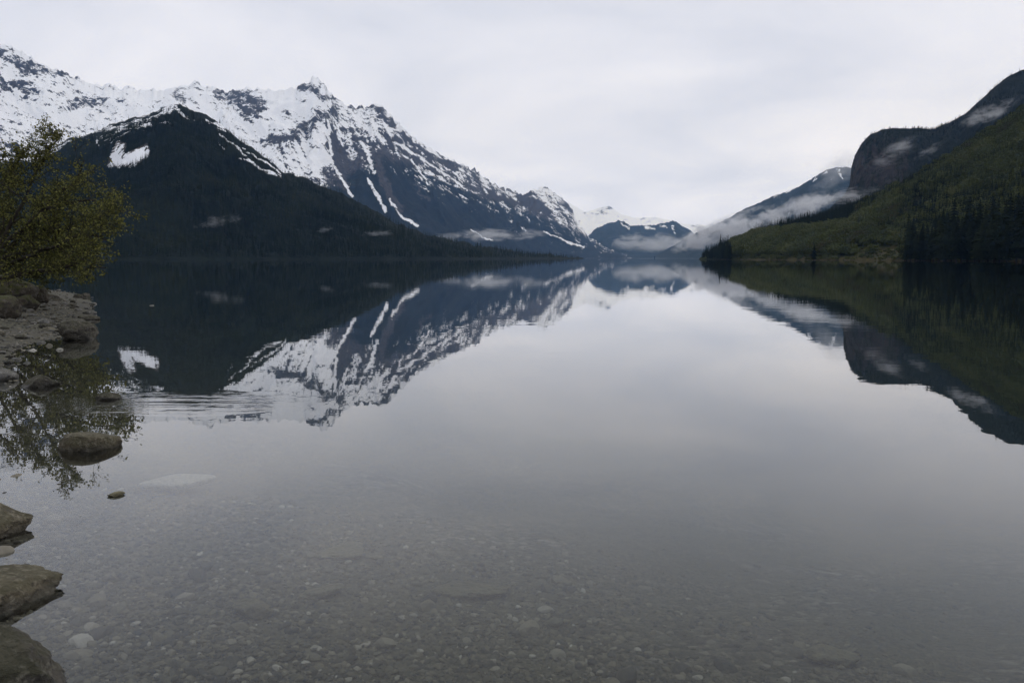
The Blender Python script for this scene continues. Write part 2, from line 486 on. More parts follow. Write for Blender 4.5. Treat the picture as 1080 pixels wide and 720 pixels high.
# --- the snowy range on the left, crest by crest
SNOW_RIDGE = [(-2200, 130, 1500), (-1500, 60, 2100), (-900, 40, 3000), (-500, 70, 3800), (-260, 60, 4300), (-120, 40, 4200), (-40, 30, 4200), (0, 45, 4200), (25, 55, 4250), (45, 68, 4300), (70, 78, 4400), (100, 89, 4600), (130, 92, 4700), (178, 95, 4700),
              (192, 91, 4750), (206, 86, 4800), (218, 93, 4800), (240, 97, 4800), (262, 93, 4800), (285, 96, 4800), (305, 92, 4800), (312, 93, 4800), (318, 88, 4800), (324, 88, 4800), (327, 84, 4800), (330, 79, 4800), (333, 82, 4800), (337, 86, 4800), (343, 88, 4800), (348, 98, 4800), (354, 103, 4850),
              (368, 112, 4900), (390, 112, 5000), (397, 107, 5050), (402, 112, 5050), (415, 124, 5100), (430, 141, 5200), (450, 154, 5300), (470, 166, 5500), (500, 179, 5800), (520, 194, 6100), (540, 201, 6400),
              (552, 206, 6600), (563, 199, 6900), (575, 197, 7100), (588, 205, 7200), (598, 213, 7300), (604, 222, 7200), (609, 236, 7100), (621, 250, 7000), (645, 263, 6900), (670, 272, 6800)]
SNOW_FOOT = [(-2200, 1000), (-1500, 1350), (-900, 1900), (-260, 2600), (0, 2700), (300, 2900), (450, 3500), (520, 4300), (580, 5300), (670, 6000)]
SNOWLINE = [(-2200, 190), (-260, 170), (0, 160), (80, 165), (190, 190), (300, 200), (340, 200), (375, 178), (400, 165), (430, 172), (460, 185), (490, 198), (515, 208), (540, 216), (560, 224), (580, 231), (600, 240), (620, 246), (670, 255)]
CHUTES = [([(346, 128), (348, 150), (349, 168), (357, 184), (372, 207)], 3.2, 2.6), ([(356, 138), (360, 150)], 2, 2),
          ([(380, 150), (388, 163), (394, 182)], 3.0, 4.0), ([(388, 188), (397, 206), (406, 221)], 2.6, 4.5),
          ([(411, 210), (418, 223), (428, 231), (440, 238)], 2.2, 2.6), ([(433, 168), (445, 183), (452, 195)], 2, 1.5),
          ([(416, 150), (440, 164), (470, 184), (492, 200)], 3, 2), ([(575, 243), (590, 251), (604, 258)], 1.5, 2.2), ([(596, 253), (606, 258), (615, 261)], 1.6, 2.0), ([(497, 243), (510, 249), (520, 254)], 1.2, 1.4)]
ROCKS = [([(352, 150), (356, 175), (362, 195)], 5, 7), ([(398, 165), (404, 190), (420, 220)], 4, 6), ([(436, 196), (452, 212)], 2, 2)]

BARE = [([(40, 72), (58, 77), (78, 83)], 4, 3), ([(0, 55), (22, 66)], 4, 4), ([(0, 86), (34, 98)], 5, 6), ([(20, 72), (30, 76)], 3, 4), ([(236, 99), (252, 106), (268, 120)], 7, 6), ([(264, 100), (276, 112)], 4, 4), ([(370, 113), (391, 113)], 2.4, 3.0), ([(398, 118), (412, 130)], 3, 3),
        ([(286, 146), (306, 148), (318, 136), (334, 128), (352, 116)], 5, 4), ([(322, 92), (336, 99), (350, 104)], 4, 4), ([(66, 118), (88, 108), (126, 103)], 5, 3), ([(186, 97), (192, 104)], 4, 3), ([(546, 206), (560, 212), (574, 222)], 3, 4), ([(520, 205), (540, 215)], 3, 3),
        ([(420, 142), (450, 160), (480, 178)], 2.0, 2.0), ([(400, 136), (432, 158), (460, 178)], 1.8, 2.2), ([(346, 128), (351, 150), (356, 182)], 2.0, 3.0)]

def warped(X, Y, a1=5.0, l1=16.0, a2=2.0, l2=5.0):
    q = np.stack([X / l1, Y / l1, 0 * X], -1); p = np.stack([X / l2, Y / l2, 0 * X], -1)
    return X + a1 * fbm(q, 2, 0.5, 101) + a2 * fbm(p, 2, 0.5, 103), Y + a1 * fbm(q, 2, 0.5, 105) + a2 * fbm(p, 2, 0.5, 107)

def snow_range(c):
    X0, Y0 = c['X'], c['Y']
    X, Y = warped(X0, Y0, 9.0, 18.0, 4.0, 6.0)
    line = np.interp(X, [a for a, _ in SNOWLINE], [b for _, b in SNOWLINE])
    s = np.where(Y < line, np.clip((line - Y) / 30.0, 0, 1) * 0.34, np.clip((line - Y) / 26.0, -1.6, 0) * 0.42) + 0.48
    s = s - 0.8 * np.clip(c['steep'] - 0.45, 0, 0.5)
    # bands of bare rock that lean with the strata, thicker in some zones than in others
    q = np.stack([(X0 + 0.6 * Y0) / 16.0, (Y0 - 0.40 * X0) / 6.0, np.zeros(X.shape)], -1)
    band = fbm(q, 6, 0.68, 31)
    zone = sstep(-0.25, 0.25, fbm(np.stack([X0 / 40, Y0 / 24, 0 * X], -1), 2, 0.5, 33))
    zone = np.maximum(zone, np.clip(1.4 - np.hypot((X0 - 20) / 55, (Y0 - 85) / 34), 0, 1))
    s = s - (0.30 + 1.10 * zone) * np.clip(band + 0.02, -0.1, 1)
    face = np.clip(1.4 - np.hypot((X - 378) / 40, (Y - 165) / 40), 0, 1)
    q = np.stack([(X0 - 0.35 * Y0) / 4.5, (Y0 + 0.1 * X0) / 22.0, np.zeros(X.shape)], -1)
    rib = fbm(q, 5, 0.65, 37)
    s = s - face * (0.20 + 1.05 * np.clip(rib, -0.35, 1))
    lines = fbm(np.stack([(X0 * 0.55 - Y0 * 0.83) / 3.6, (X0 * 0.83 + Y0 * 0.55) / 40.0, 0 * X], -1), 4, 0.6, 39)
    s = s - sstep(395, 440, X0) * 0.75 * np.clip(lines, -0.3, 1)
    fl = fbm(np.stack([(X0 + 0.4 * Y0) / 6.0, (Y0 - 0.4 * X0) / 3.4, 0 * X], -1), 4, 0.7, 83)
    s = s - (0.08 + 0.92 * zone) * 0.75 * np.clip(fl - 0.03, -0.05, 1)
    rib2 = ridged(np.stack([(X0 - 0.45 * Y0 + 3 * fl) / 13.0, (Y0 + 0.3 * X0) / 60.0, 0 * X], -1), 4, 0.55, 87)
    s = s - 0.95 * np.clip(rib2 - 0.42, 0, 1) * sstep(98, 150, Y0) * sstep(215, 330, X0)
    for (bx, by, rx, ry) in ((70, 122, 40, 9), (140, 106, 46, 8), (325, 165, 26, 18), (285, 130, 26, 8), (300, 112, 20, 7), (405, 138, 22, 9), (612, 238, 20, 18), (160, 99, 30, 5)):
        s = s + 0.30 * np.clip(1.2 - np.hypot((X - bx) / rx, (Y - by) / ry), 0, 1)
    for pts, a, b in BARE: s = s - 0.38 * streak(X, Y, pts, a * 1.6, b * 1.6)
    for pts, a, b in ROCKS: s = s - 0.40 * streak(X, Y, pts, a, b)
    X, Y = warped(X0, Y0, 2.5, 14.0, 1.6, 5.0)
    for pts, a, b in CHUTES: s = np.maximum(s, patch_of(X, Y, pts, a * 0.72, b * 0.72, 0.05, 0.58))
    return s

def rock_range(c):
    X, Y = c['X'], c['Y']
    line = np.interp(X, [a for a, _ in SNOWLINE], [b for _, b in SNOWLINE])
    r = np.clip((line + 4 - Y) / 24.0, -1, 1) * 0.8 + 0.42
    for pts, a, b in ROCKS: r = np.maximum(r, 0.62 * streak(*warped(X, Y, 6.0, 14.0, 3.0, 5.0), pts, a * 1.2, b * 1.2))
    return r

o, SNOWR = mountain('mountains', SNOW_RIDGE, SNOW_FOOT, M_SNOWRANGE, 1000, 330, 1.05, 0.13, 620., 28.0, 55., 0.10, 260., 0.7, 3, snow_range, rock_range, core=(-260, 670))
tag(o, 'long snow covered mountain range with rocky peaks rising behind the dark forested mountain', 'mountain', kind='structure')

# --- the dark forested mountain in front of it
SPUR_RIDGE = [(-2200, 190, 420), (-1500, 140, 600), (-900, 110, 850), (-420, 120, 1192), (-200, 150, 1192), (-60, 172, 1218), (0, 166, 1244), (40, 162, 1270), (80, 146, 1296), (120, 130, 1322), (160, 118, 1348), (190, 109, 1348), (214, 119, 1348), (245, 141, 1337), (275, 163, 1322),
              (300, 181, 1296), (345, 197, 1270), (380, 215, 1270), (420, 235, 1296), (450, 247, 1348), (500, 258, 1503), (560, 267, 1763), (620, 272.2, 2022)]
SPUR_FOOT = [(-2200, 250), (-1500, 340), (-900, 430), (-420, 467), (-100, 596), (0, 648), (200, 752), (400, 933), (500, 1140), (620, 1711)]
PATCH = [(114, 175), (119, 160), (125, 150), (132, 152), (129, 165), (140, 160), (155, 152), (157, 162), (147, 170), (138, 175)]
SPUR_STREAKS = [([(232, 140), (240, 148), (250, 155), (262, 168), (272, 176)], 1.0, 1.5), ([(252, 166), (262, 170), (275, 178), (296, 186)], 1.0, 2.4), ([(255, 156), (280, 171), (297, 183)], 0.8, 1.2), ([(230, 150), (236, 157)], 1.2, 1.0), ([(102, 148), (104, 152)], 2.2, 2)]

def snow_spur(c):
    X, Y = warped(c['X'], c['Y'], 3.0, 14.0, 2.0, 5.0)
    d, _ = poly_dist(X, Y, PATCH + PATCH[:1])
    ins = inside(X, Y, PATCH)
    s = np.where(ins, 0.42 + d / 18.0, 0.42 - d / 9.0)
    q = np.stack([(X + 0.9 * Y) / 4.0, (Y - 0.9 * X) / 14.0, 0 * X], -1)
    s = s - 0.9 * np.clip(fbm(q, 3, 0.6, 51), -0.1, 1) * ins
    for pts, a, b in SPUR_STREAKS: s = np.maximum(s, patch_of(X, Y, pts, a, b, 0.05, 0.52))
    crest = np.interp(X, [a for a, _, _ in SPUR_RIDGE], [b for _, b, _ in SPUR_RIDGE])
    zone = np.clip(1 - (Y - crest) / (14.0 + 16.0 * sstep(80, 120, X) * (1 - sstep(175, 205, X))), 0, 1) * sstep(55, 100, X) * (1 - sstep(225, 260, X))
    s = np.maximum(s, np.where(zone > 0.05, zone * 0.52 - 0.02, -2))
    low = sstep(-200, -40, X) * (1 - sstep(45, 95, X)) * np.clip(1.1 - (Y - crest) / 14.0, 0, 1)
    return np.maximum(s, np.where(low > 0.05, low * 0.6, -2))

def rock_spur(c):
    X, Y = c['X'], c['Y']
    d, _ = poly_dist(X, Y, PATCH + PATCH[:1])
    return np.clip(0.9 - d / 3.5, -1, 0.9)

o, SPUR = mountain('hills', SPUR_RIDGE, SPUR_FOOT, M_SPUR, 620, 200, 1.12, 0.22, 300., 6.0, 40., 0.16, 90., 0.8, 5, snow_spur, rock_spur, core=(-420, 620))
tag(o, 'dark conifer covered mountain across the lake with one white snow patch under its top', 'mountain', kind='structure')

# --- the head of the valley: far snow, then the blue wooded hill
FAR_RIDGE = [(520, 236, 12500), (560, 214, 12500), (585, 206, 12500), (600, 214, 12500), (618, 224, 12500), (632, 219, 12500), (642, 217, 12500), (655, 226, 12500), (670, 230, 12500), (690, 229, 12500), (705, 232, 12500),
             (720, 236, 12500), (745, 238, 12500), (790, 232, 12500), (850, 240, 12500)]
def snow_far(c):
    q = np.stack([c['X'] / 14, c['Y'] / 6, 0 * c['X']], -1)
    return 0.95 - 1.5 * np.clip(fbm(q, 4, 0.6, 61), 0, 1) - np.clip(c['steep'] - 0.5, 0, 1)
o, _ = mountain('mountains', FAR_RIDGE, [(520, 10000), (850, 10000)], M_SNOWRANGE, 320, 120, 1.0, 0.10, 700., 14.0, 130., 0.05, 250., 0.4, 11, snow_far, lambda c: np.full(c['X'].shape, 1.5))
tag(o, 'far snowfield mountain fading into the cloud at the head of the lake', 'mountain', kind='structure')

BLUE_RIDGE = [(540, 271, 9100), (590, 266, 9000), (608, 259, 9000), (620, 249, 9000), (630, 240, 9000), (641, 234, 9000), (652, 233, 9000), (664, 237, 9000), (680, 238, 9000), (692, 237, 9000), (703, 234, 9000),
              (713, 234, 9000), (721, 239, 9000), (735, 249, 9000), (760, 258, 9000), (800, 264, 9000)]
def snow_blue(c):
    X, Y = warped(c['X'], c['Y'], 3.0, 10.0, 2.0, 4.0)
    s = np.full(X.shape, -0.3)
    for pts, a, b in [([(682, 240), (690, 242)], 3, 2), ([(709, 238), (712, 246)], 2, 1.4), ([(655, 236), (664, 240)], 1.4, 1.2), ([(697, 238), (702, 240)], 2, 1.5)]:
        s = np.maximum(s, patch_of(X, Y, pts, a, b, 0.0, 0.50))
    return s
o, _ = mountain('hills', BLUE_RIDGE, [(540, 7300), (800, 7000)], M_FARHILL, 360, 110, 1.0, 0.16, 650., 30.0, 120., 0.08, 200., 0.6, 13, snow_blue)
tag(o, 'blue hazy wooded hill closing the far end of the lake', 'hill', kind='structure')

# low wooded delta at the head of the lake
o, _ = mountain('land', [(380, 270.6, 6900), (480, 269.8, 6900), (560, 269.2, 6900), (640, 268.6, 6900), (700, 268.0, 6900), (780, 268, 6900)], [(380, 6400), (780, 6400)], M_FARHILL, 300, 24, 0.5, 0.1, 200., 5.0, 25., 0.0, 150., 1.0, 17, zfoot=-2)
tag(o, 'low dark wooded flat along the far end of the lake', 'land', kind='structure')

# --- right side, far to near
RB_RIDGE = [(690, 270, 5750), (705, 262, 5750), (720, 253, 5750), (735, 245, 5625), (750, 239, 5625), (770, 229, 5500), (785, 220, 5375), (800, 214, 5375), (815, 207, 5250), (830, 202, 5250), (843, 197, 5125), (852, 191, 5125),
            (862, 184, 5000), (872, 179, 5000), (882, 176, 5000), (892, 176, 5000), (905, 178, 5000), (940, 165, 5000), (1000, 150, 5000)]
def snow_rb(c):
    X, Y = warped(c['X'], c['Y'], 4.0, 12.0, 2.0, 4.0)
    crest = np.interp(X, [a for a, _, _ in RB_RIDGE], [b for _, b, _ in RB_RIDGE])
    s = np.clip(1 - (Y - crest) / 5.0, 0, 1) * 0.42 * sstep(780, 830, X) + 0.15 * fbm(np.stack([X / 12, Y / 6, 0 * X], -1), 3, 0.5, 77)
    for pts, a, b in [([(884, 180), (888, 188)], 3, 2), ([(872, 182), (858, 191)], 2, 1.5)]:
        s = np.maximum(s, patch_of(X, Y, pts, a, b, 0.0, 0.46))
    return s
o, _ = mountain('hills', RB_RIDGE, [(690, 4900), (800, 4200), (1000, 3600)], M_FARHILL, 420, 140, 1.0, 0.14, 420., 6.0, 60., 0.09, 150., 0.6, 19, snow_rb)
tag(o, 'blue ridge sloping down to the lake behind the mist bank', 'hill', kind='structure')

CL_RIDGE = [(800, 262, 1872), (830, 246, 1800), (855, 232, 1728), (875, 220, 1692), (890, 206, 1656), (896, 196, 1656), (898, 176, 1656), (902, 163, 1656), (909, 151, 1656), (918, 142, 1656), (930, 137, 1656), (945, 135, 1656), (965, 136, 1656),
            (984, 136, 1656), (1000, 130, 1656), (1018, 120, 1656), (1032, 108, 1656), (1046, 95, 1656), (1060, 83, 1656), (1074, 75, 1656), (1090, 70, 1656), (1130, 64, 1656), (1220, 30, 1656), (1330, 10, 1656), (2000, -40, 1200), (2600, 60, 900)]
def rock_cl(c):
    X, Y = c['X'], c['Y']
    crack = fbm(np.stack([X / 5.0, Y / 26.0, 0 * X], -1), 4, 0.6, 88)
    return np.clip(1.15 - np.hypot((X - 930) / 48, (Y - 176) / 40), -1, 1) * 0.7 + 0.12 + 0.5 * (c['steep'] - 0.4) - 0.8 * np.clip(crack, -0.3, 1)
o, CLIFF = mountain('hills', CL_RIDGE, [(800, 1250), (900, 1100), (1000, 1030), (1330, 930), (2000, 640), (2600, 480)], M_CLIFF, 520, 200, 0.92, 0.14, 220., 3.0, 30., 0.16, 75., 0.6, 23, None, rock_cl, core=(800, 1330))
tag(o, 'dark round topped hill with a steep cliff end above the green slope', 'hill', kind='structure')

RS_RIDGE = [(738, 272.5, 880), (746, 267, 868), (756, 262, 856), (770, 257, 837), (785, 251, 825), (800, 245, 812), (830, 237, 794), (870, 228, 781), (900, 219, 775), (930, 207, 769), (960, 191, 763), (1000, 167, 756), (1040, 143, 750),
            (1080, 118, 744), (1150, 76, 732), (1260, 20, 713), (1420, -40, 682), (2300, -60, 420), (3000, 60, 300)]
RS_FOOT = [(738, 862), (760, 713), (800, 608), (850, 533), (900, 471), (945, 428), (1000, 384), (1080, 335), (1200, 273), (1420, 198), (2300, 90), (3000, 60)]
def rock_rs(c):      # here: the open tawny meadow and the bare strip along the water
    X, Y, P = c['X'], c['Y'], c['P']
    X, Y = warped(X, Y, 6.0, 20.0, 3.0, 6.0)
    meadow = np.clip(1.4 - np.hypot((X - 928) / 32, (Y - 264) / 5.5), -1, 1)
    strip = np.clip(1.5 - P[..., 2] / 2.6, -1, 1) * sstep(765, 780, X)
    return np.maximum(meadow, strip * 0.85)
o, RSLOPE = mountain('hills', RS_RIDGE, RS_FOOT, M_SLOPE, 560, 220, 1.25, 0.16, 120., 1.2, 25., 0.09, 45., 0.7, 29, None, rock_rs, core=(738, 1420), zfoot=-2.5, bumpy=1.2)
tag(o, 'green wooded slope with a small tawny meadow at its foot beside the lake', 'hill', kind='structure')

# ------------------------------------------------------------------ ground: beach, lake bed and everything under it
SHORE = [(14, -3), (8, -0.6), (3, 0.5), (-0.4, 0.9), (-1.6, 1.5), (-2.15, 2.3)]
SHORE += [tuple(gp(a, b)[:2]) for a, b in ((-32, 600), (-24, 520), (-18, 455), (-6, 405), (2, 389), (13, 371), (35, 361), (64, 356), (80, 346), (97, 333), (97, 318), (82, 310), (40, 303), (-60, 297))]
SHORE += [(-55, 75), (-140, 160), (-420, 420), (-900, 800), (-2500, 1100)]
LAND = SHORE + [(-2500, -900), (14, -900)]

def ground_h(x, y):
    d, _ = poly_dist(x, y, SHORE)
    ins = inside(x, y, LAND)
    d = np.where(ins, d, -d)
    P = np.stack([x, y, 0 * x], -1)
    near = np.exp(-np.maximum(0, np.hypot(x, y) - 40) / 40)
    n = fbm(P * 0.9, 4, 0.5, 90) * 0.09 + fbm(P * 4.0, 3, 0.5, 95) * 0.022
    land = 0.085 * np.clip(d, 0, 2.2) + 0.30 * np.clip(d - 2.2, 0, 9) + 0.12 * np.clip(d - 11.2, 0, 60)
    e = np.clip(-d, 0, 1e9)
    bed = -(0.105 * np.clip(e, 0, 2.5) + 0.17 * np.clip(e - 2.5, 0, 4) + 0.30 * np.clip(e - 6.5, 0, 60))
    return np.where(d > 0, land, np.maximum(bed, -18)) + n * near * sstep(0.0, 0.8, np.abs(d)) * (0.4 + 0.6 * sstep(0, 3, np.abs(d)))

def axis(lo, hi, step, far):
    mid = np.arange(lo, hi + 1e-6, step)
    g = step * 1.22 ** np.arange(1, 70); g = np.cumsum(g); g = g[g < far]
    return np.concatenate([lo - g[::-1], mid, hi + g])
gx, gy = axis(-18, 8, 0.075, 15000), axis(0.0, 27, 0.075, 15000)
GX, GY = np.meshgrid(gx, gy)
GZ = ground_h(GX, GY)
o = link_mesh('ground', mesh_np('ground', np.stack([GX, GY, GZ], -1), grid_faces(len(gy), len(gx))), M_GRAVEL)
tag(o, 'grey gravel beach running down into the shallow lake bed', 'ground', kind='structure')

# ------------------------------------------------------------------ the lake
def box_mesh(name, x0, x1, y0, y1, z0, z1):
    V = [(x, y, z) for z in (z0, z1) for y in (y0, y1) for x in (x0, x1)]
    F = [(0, 2, 3, 1), (4, 5, 7, 6), (0, 1, 5, 4), (1, 3, 7, 5), (3, 2, 6, 7), (2, 0, 4, 6)]
    return mesh_np(name, V, F, False)
o = link_mesh('water', box_mesh('water', -9000, 9000, -1500, 9500, -40, 0.0), M_WATER)
tag(o, 'calm clear lake mirroring the mountains and the grey sky', 'water', kind='structure')

# ------------------------------------------------------------------ haze
M_HAZE, N = new_mat('valley_haze')
pv = N.add('ShaderNodeVolumePrincipled', None, Color=(0.25, 0.50, 1.0, 1), Density=3.9e-5)
pv.inputs['Absorption Color'].default_value = (1, 1, 1, 1)
N.l.new(pv.outputs[0], N.out.inputs['Volume'])
o = link_mesh('haze', box_mesh('haze', -11000, 11000, -2500, 13600, -42, 2200), M_HAZE)
tag(o, 'thin bluish haze filling the valley air', 'haze', kind='stuff')
#--STAGE2--
# ------------------------------------------------------------------ trees: shapes of one unit height
def conifer_shapes(tiers, blades, seed, width=0.17, low=0.06, ragged=0.35):
    """crown blades and a trunk, both of height 1"""
    r = np.random.RandomState(seed)
    V, F = [], []
    for k in range(tiers):
        t = k / (tiers - 1)
        z = low + (0.985 - low) * t ** 0.92
        rad = width * (1 - t) ** 0.8 * (0.75 + 0.5 * r.rand()) + 0.008
        if t < 0.15: rad *= 0.75
        off = r.rand() * 6.28
        for b in range(blades):
            an = off + 6.283 * (b + 0.5 * (r.rand() - 0.5)) / blades
            L = rad * (1 - ragged * r.rand())
            if r.rand() < 0.10: continue
            dr = -0.35 * L - 0.012 + 0.02 * (r.rand() - 0.5)
            hw = L * 0.42 + 0.006
            c, s_ = math.cos(an), math.sin(an)
            i = len(V)
            up = 0.045 * (1 - 0.6 * t)
            V += [(0, 0, z + up), (c * L * .55 - s_ * hw, s_ * L * .55 + c * hw, z + dr * .75), (c * L, s_ * L, z + dr), (c * L * .55 + s_ * hw, s_ * L * .55 - c * hw, z + dr * .75), (c * L * .5, s_ * L * .5, z + dr * 0.15 + up * .4)]
            F += [(i, i + 1, i + 4), (i + 1, i + 2, i + 4), (i + 4, i + 2, i + 3), (i, i + 4, i + 3)]
    i = len(V)
    V += [(0.012, 0, 0.9), (-0.008, 0.010, 0.9), (-0.008, -0.010, 0.9), (0, 0, 1.0)]
    F += [(i, i + 1, i + 3), (i + 1, i + 2, i + 3), (i + 2, i, i + 3)]
    return np.array(V), np.array(F)

def tube(pts, radii, sides=6):
    pts = np.asarray(pts, float); n = len(pts)
    tan = np.gradient(pts, axis=0); tan /= np.linalg.norm(tan, axis=1)[:, None] + 1e-9
    ref = np.where(np.abs(tan[:, 2:3]) > 0.9, np.array([[1., 0, 0]]), np.array([[0, 0, 1.]]))
    a = np.cross(tan, ref); a /= np.linalg.norm(a, axis=1)[:, None] + 1e-9
    b = np.cross(tan, a)
    an = np.arange(sides) * 2 * math.pi / sides
    V = pts[:, None, :] + np.asarray(radii)[:, None, None] * (a[:, None, :] * np.cos(an)[None, :, None] + b[:, None, :] * np.sin(an)[None, :, None])
    i = np.arange(n - 1)[:, None] * sides + np.arange(sides)[None, :]
    j = np.arange(n - 1)[:, None] * sides + (np.arange(sides)[None, :] + 1) % sides
    F = np.stack([i, j, j + sides, i + sides], -1).reshape(-1, 4)
    return V.reshape(-1, 3), F

def join(parts):
    Vs, Fs, o = [], [], 0
    for V, F in parts:
        Vs.append(V); Fs.append(np.asarray(F) + o); o += len(V)
    return np.concatenate(Vs), np.concatenate(Fs)

def leaf_quads(C, size, rng, nrm=None, aspect=0.7, flat=0.0):
    """one small bent-free leaf per centre, turned at random"""
    n = len(C)
    a = rng.normal(size=(n, 3)); a /= np.linalg.norm(a, axis=1)[:, None]
    b = rng.normal(size=(n, 3))
    b[:, 2] *= (1 - flat)
    b -= a * (a * b).sum(1)[:, None]; b /= np.linalg.norm(b, axis=1)[:, None] + 1e-9
    s = (size * (0.6 + 0.8 * rng.rand(n)))[:, None]
    V = np.stack([C - a * s * .5, C + b * s * .5 * aspect, C + a * s * .6, C - b * s * .5 * aspect], 1).reshape(-1, 3)
    return V, (np.arange(n)[:, None] * 4 + np.arange(4)[None, :])

def broadleaf_shape(seed, n=260):
    r = np.random.RandomState(seed)
    Cs = []
    lobes = [(0, 0, 0.62, 0.30)] + [(0.24 * math.cos(a), 0.24 * math.sin(a), 0.42 + 0.3 * r.rand(), 0.15 + 0.09 * r.rand()) for a in r.rand(6) * 6.28]
    for (x, y, z, rr) in lobes:
        m = n // len(lobes)
        d = r.normal(size=(m, 3)); d /= np.linalg.norm(d, axis=1)[:, None]
        Cs.append(np.array([x, y, z]) + d * rr * (0.72 + 0.38 * r.rand(m))[:, None] * np.array([1, 1, 1.15]))
    return leaf_quads(np.concatenate(Cs), 0.15, r)

TEMPLATES = {}
def template(key, V, F, mat):
    me = mesh_np(key, V, F, False); me.materials.append(mat)
    TEMPLATES[key] = bpy.data.objects.new(key, me)      # the shape only: geometry nodes set it out below
    return TEMPLATES[key]
cv, cf = conifer_shapes(9, 7, 1, 0.17, 0.04)
template('conifer_shape', cv, cf, M_NEEDLE)
cv, cf = conifer_shapes(7, 6, 2, 0.19, 0.0)
template('far_conifer_shape', cv, cf, M_FARNEEDLE)
bv, bf = broadleaf_shape(5)
template('broadleaf_shape', bv, bf, M_BROAD)

def scatter_nodes(tmpl, flat=1.0):
    ng = bpy.data.node_groups.new('scatter_' + tmpl.name, 'GeometryNodeTree')
    ng.interface.new_socket('Geometry', in_out='INPUT', socket_type='NodeSocketGeometry')
    ng.interface.new_socket('Geometry', in_out='OUTPUT', socket_type='NodeSocketGeometry')
    gi = ng.nodes.new('NodeGroupInput'); go = ng.nodes.new('NodeGroupOutput')
    oi = ng.nodes.new('GeometryNodeObjectInfo'); oi.inputs['Object'].default_value = tmpl
    try: oi.inputs['As Instance'].default_value = True
    except Exception: pass
    ip = ng.nodes.new('GeometryNodeInstanceOnPoints')
    def attr(nm, typ):
        nd = ng.nodes.new('GeometryNodeInputNamedAttribute'); nd.data_type = typ; nd.inputs[0].default_value = nm
        return nd.outputs['Attribute']
    ng.links.new(gi.outputs[0], ip.inputs['Points'])
    ng.links.new(oi.outputs['Geometry'], ip.inputs['Instance'])
    ng.links.new(attr('size', 'FLOAT_VECTOR'), ip.inputs['Scale'])
    ng.links.new(attr('turn', 'FLOAT_VECTOR'), ip.inputs['Rotation'])
    ng.links.new(ip.outputs[0], go.inputs[0])
    return ng

def scatter(name, P, size, turn, tmpl):
    me = bpy.data.meshes.new(name)
    me.vertices.add(len(P)); me.vertices.foreach_set('co', np.ascontiguousarray(P, np.float32).ravel())
    for nm, v in (('size', size), ('turn', turn)):
        a = me.attributes.new(nm, 'FLOAT_VECTOR', 'POINT')
        a.data.foreach_set('vector', np.ascontiguousarray(v, np.float32).ravel())
    o = bpy.data.objects.new(name, me); COL.objects.link(o)
    md = o.modifiers.new('scatter', 'NODES'); md.node_group = scatter_nodes(tmpl)
    return o

def on_range(c, n, rng, vmax=1.0, vmin=0.0):
    """random places on a massif's near slope, even by area"""
    P = c['P'][:c['nv']]
    A = np.linalg.norm(np.cross(P[1:, :-1] - P[:-1, :-1], P[:-1, 1:] - P[:-1, :-1])[..., :2] * 0 + np.cross(P[1:, :-1] - P[:-1, :-1], P[:-1, 1:] - P[:-1, :-1])[..., 2:3], axis=-1)
    A = A * (c['v'][:c['nv']][:-1, :-1] <= vmax) * (c['v'][:c['nv']][:-1, :-1] >= vmin)
    xx = c['X'][:c['nv']][:-1, :-1]; A = A * (xx > -800) * (xx < 1900) * (c['P'][:c['nv']][:-1, :-1, 1] > 0)
    cdf = np.cumsum(A.ravel()); cdf /= cdf[-1]
    k = np.searchsorted(cdf, rng.rand(n))
    i, j = np.unravel_index(k, A.shape)
    a, b = rng.rand(n), rng.rand(n)
    def bil(G):
        if G.ndim == 3: aa, bb = a[:, None], b[:, None]
        else: aa, bb = a, b
        return (G[i, j] * (1 - aa) + G[i + 1, j] * aa) * (1 - bb) + (G[i, j + 1] * (1 - aa) + G[i + 1, j + 1] * aa) * bb
    return bil(P), {q: bil(c[q][:c['nv']]) for q in ('X', 'Y', 'v', 'snow', 'rock')}

def forest(name, label, P, hmin, hmax, rng, tmpl, wid=1.0, sink=0.4):
    n = len(P)
    h = hmin + (hmax - hmin) * rng.rand(n) ** 1.3
    w = h * wid * (0.8 + 0.45 * rng.rand(n))
    P = P - np.array([0, 0, sink])
    turn = np.stack([0.05 * rng.normal(size=n), 0.05 * rng.normal(size=n), rng.rand(n) * 6.28], -1)
    o = scatter(name, P, np.stack([w, w, h], -1), turn, tmpl)
    tag(o, label, 'forest', kind='stuff')
    return o

rng = np.random.RandomState(11)
# forest over the dark mountain: close below, thinning out to the snow at the top
P, q = on_range(SPUR, 76000, rng)
crest = np.interp(q['X'], [a for a, _, _ in SPUR_RIDGE], [b for _, b, _ in SPUR_RIDGE])
dens = np.clip(0.10 + (q['Y'] - crest) / 26.0, 0.10, 1) * np.where(q['snow'] > 0.30, 0.25, 1)
inpatch = inside(q['X'], q['Y'], PATCH)
near_streak = np.zeros(len(P))
for pts, a_, b_ in SPUR_STREAKS: near_streak = np.maximum(near_streak, streak(q['X'], q['Y'], pts, a_ * 0.8, b_ * 0.8))
keep = (rng.rand(len(P)) < dens) & (~inpatch) & (near_streak < 0.6) & (P[:, 2] > 1.5)
forest('conifer_forest', 'dark conifer forest covering the mountain across the lake', P[keep], 5, 12, rng, TEMPLATES['far_conifer_shape'], 0.85)

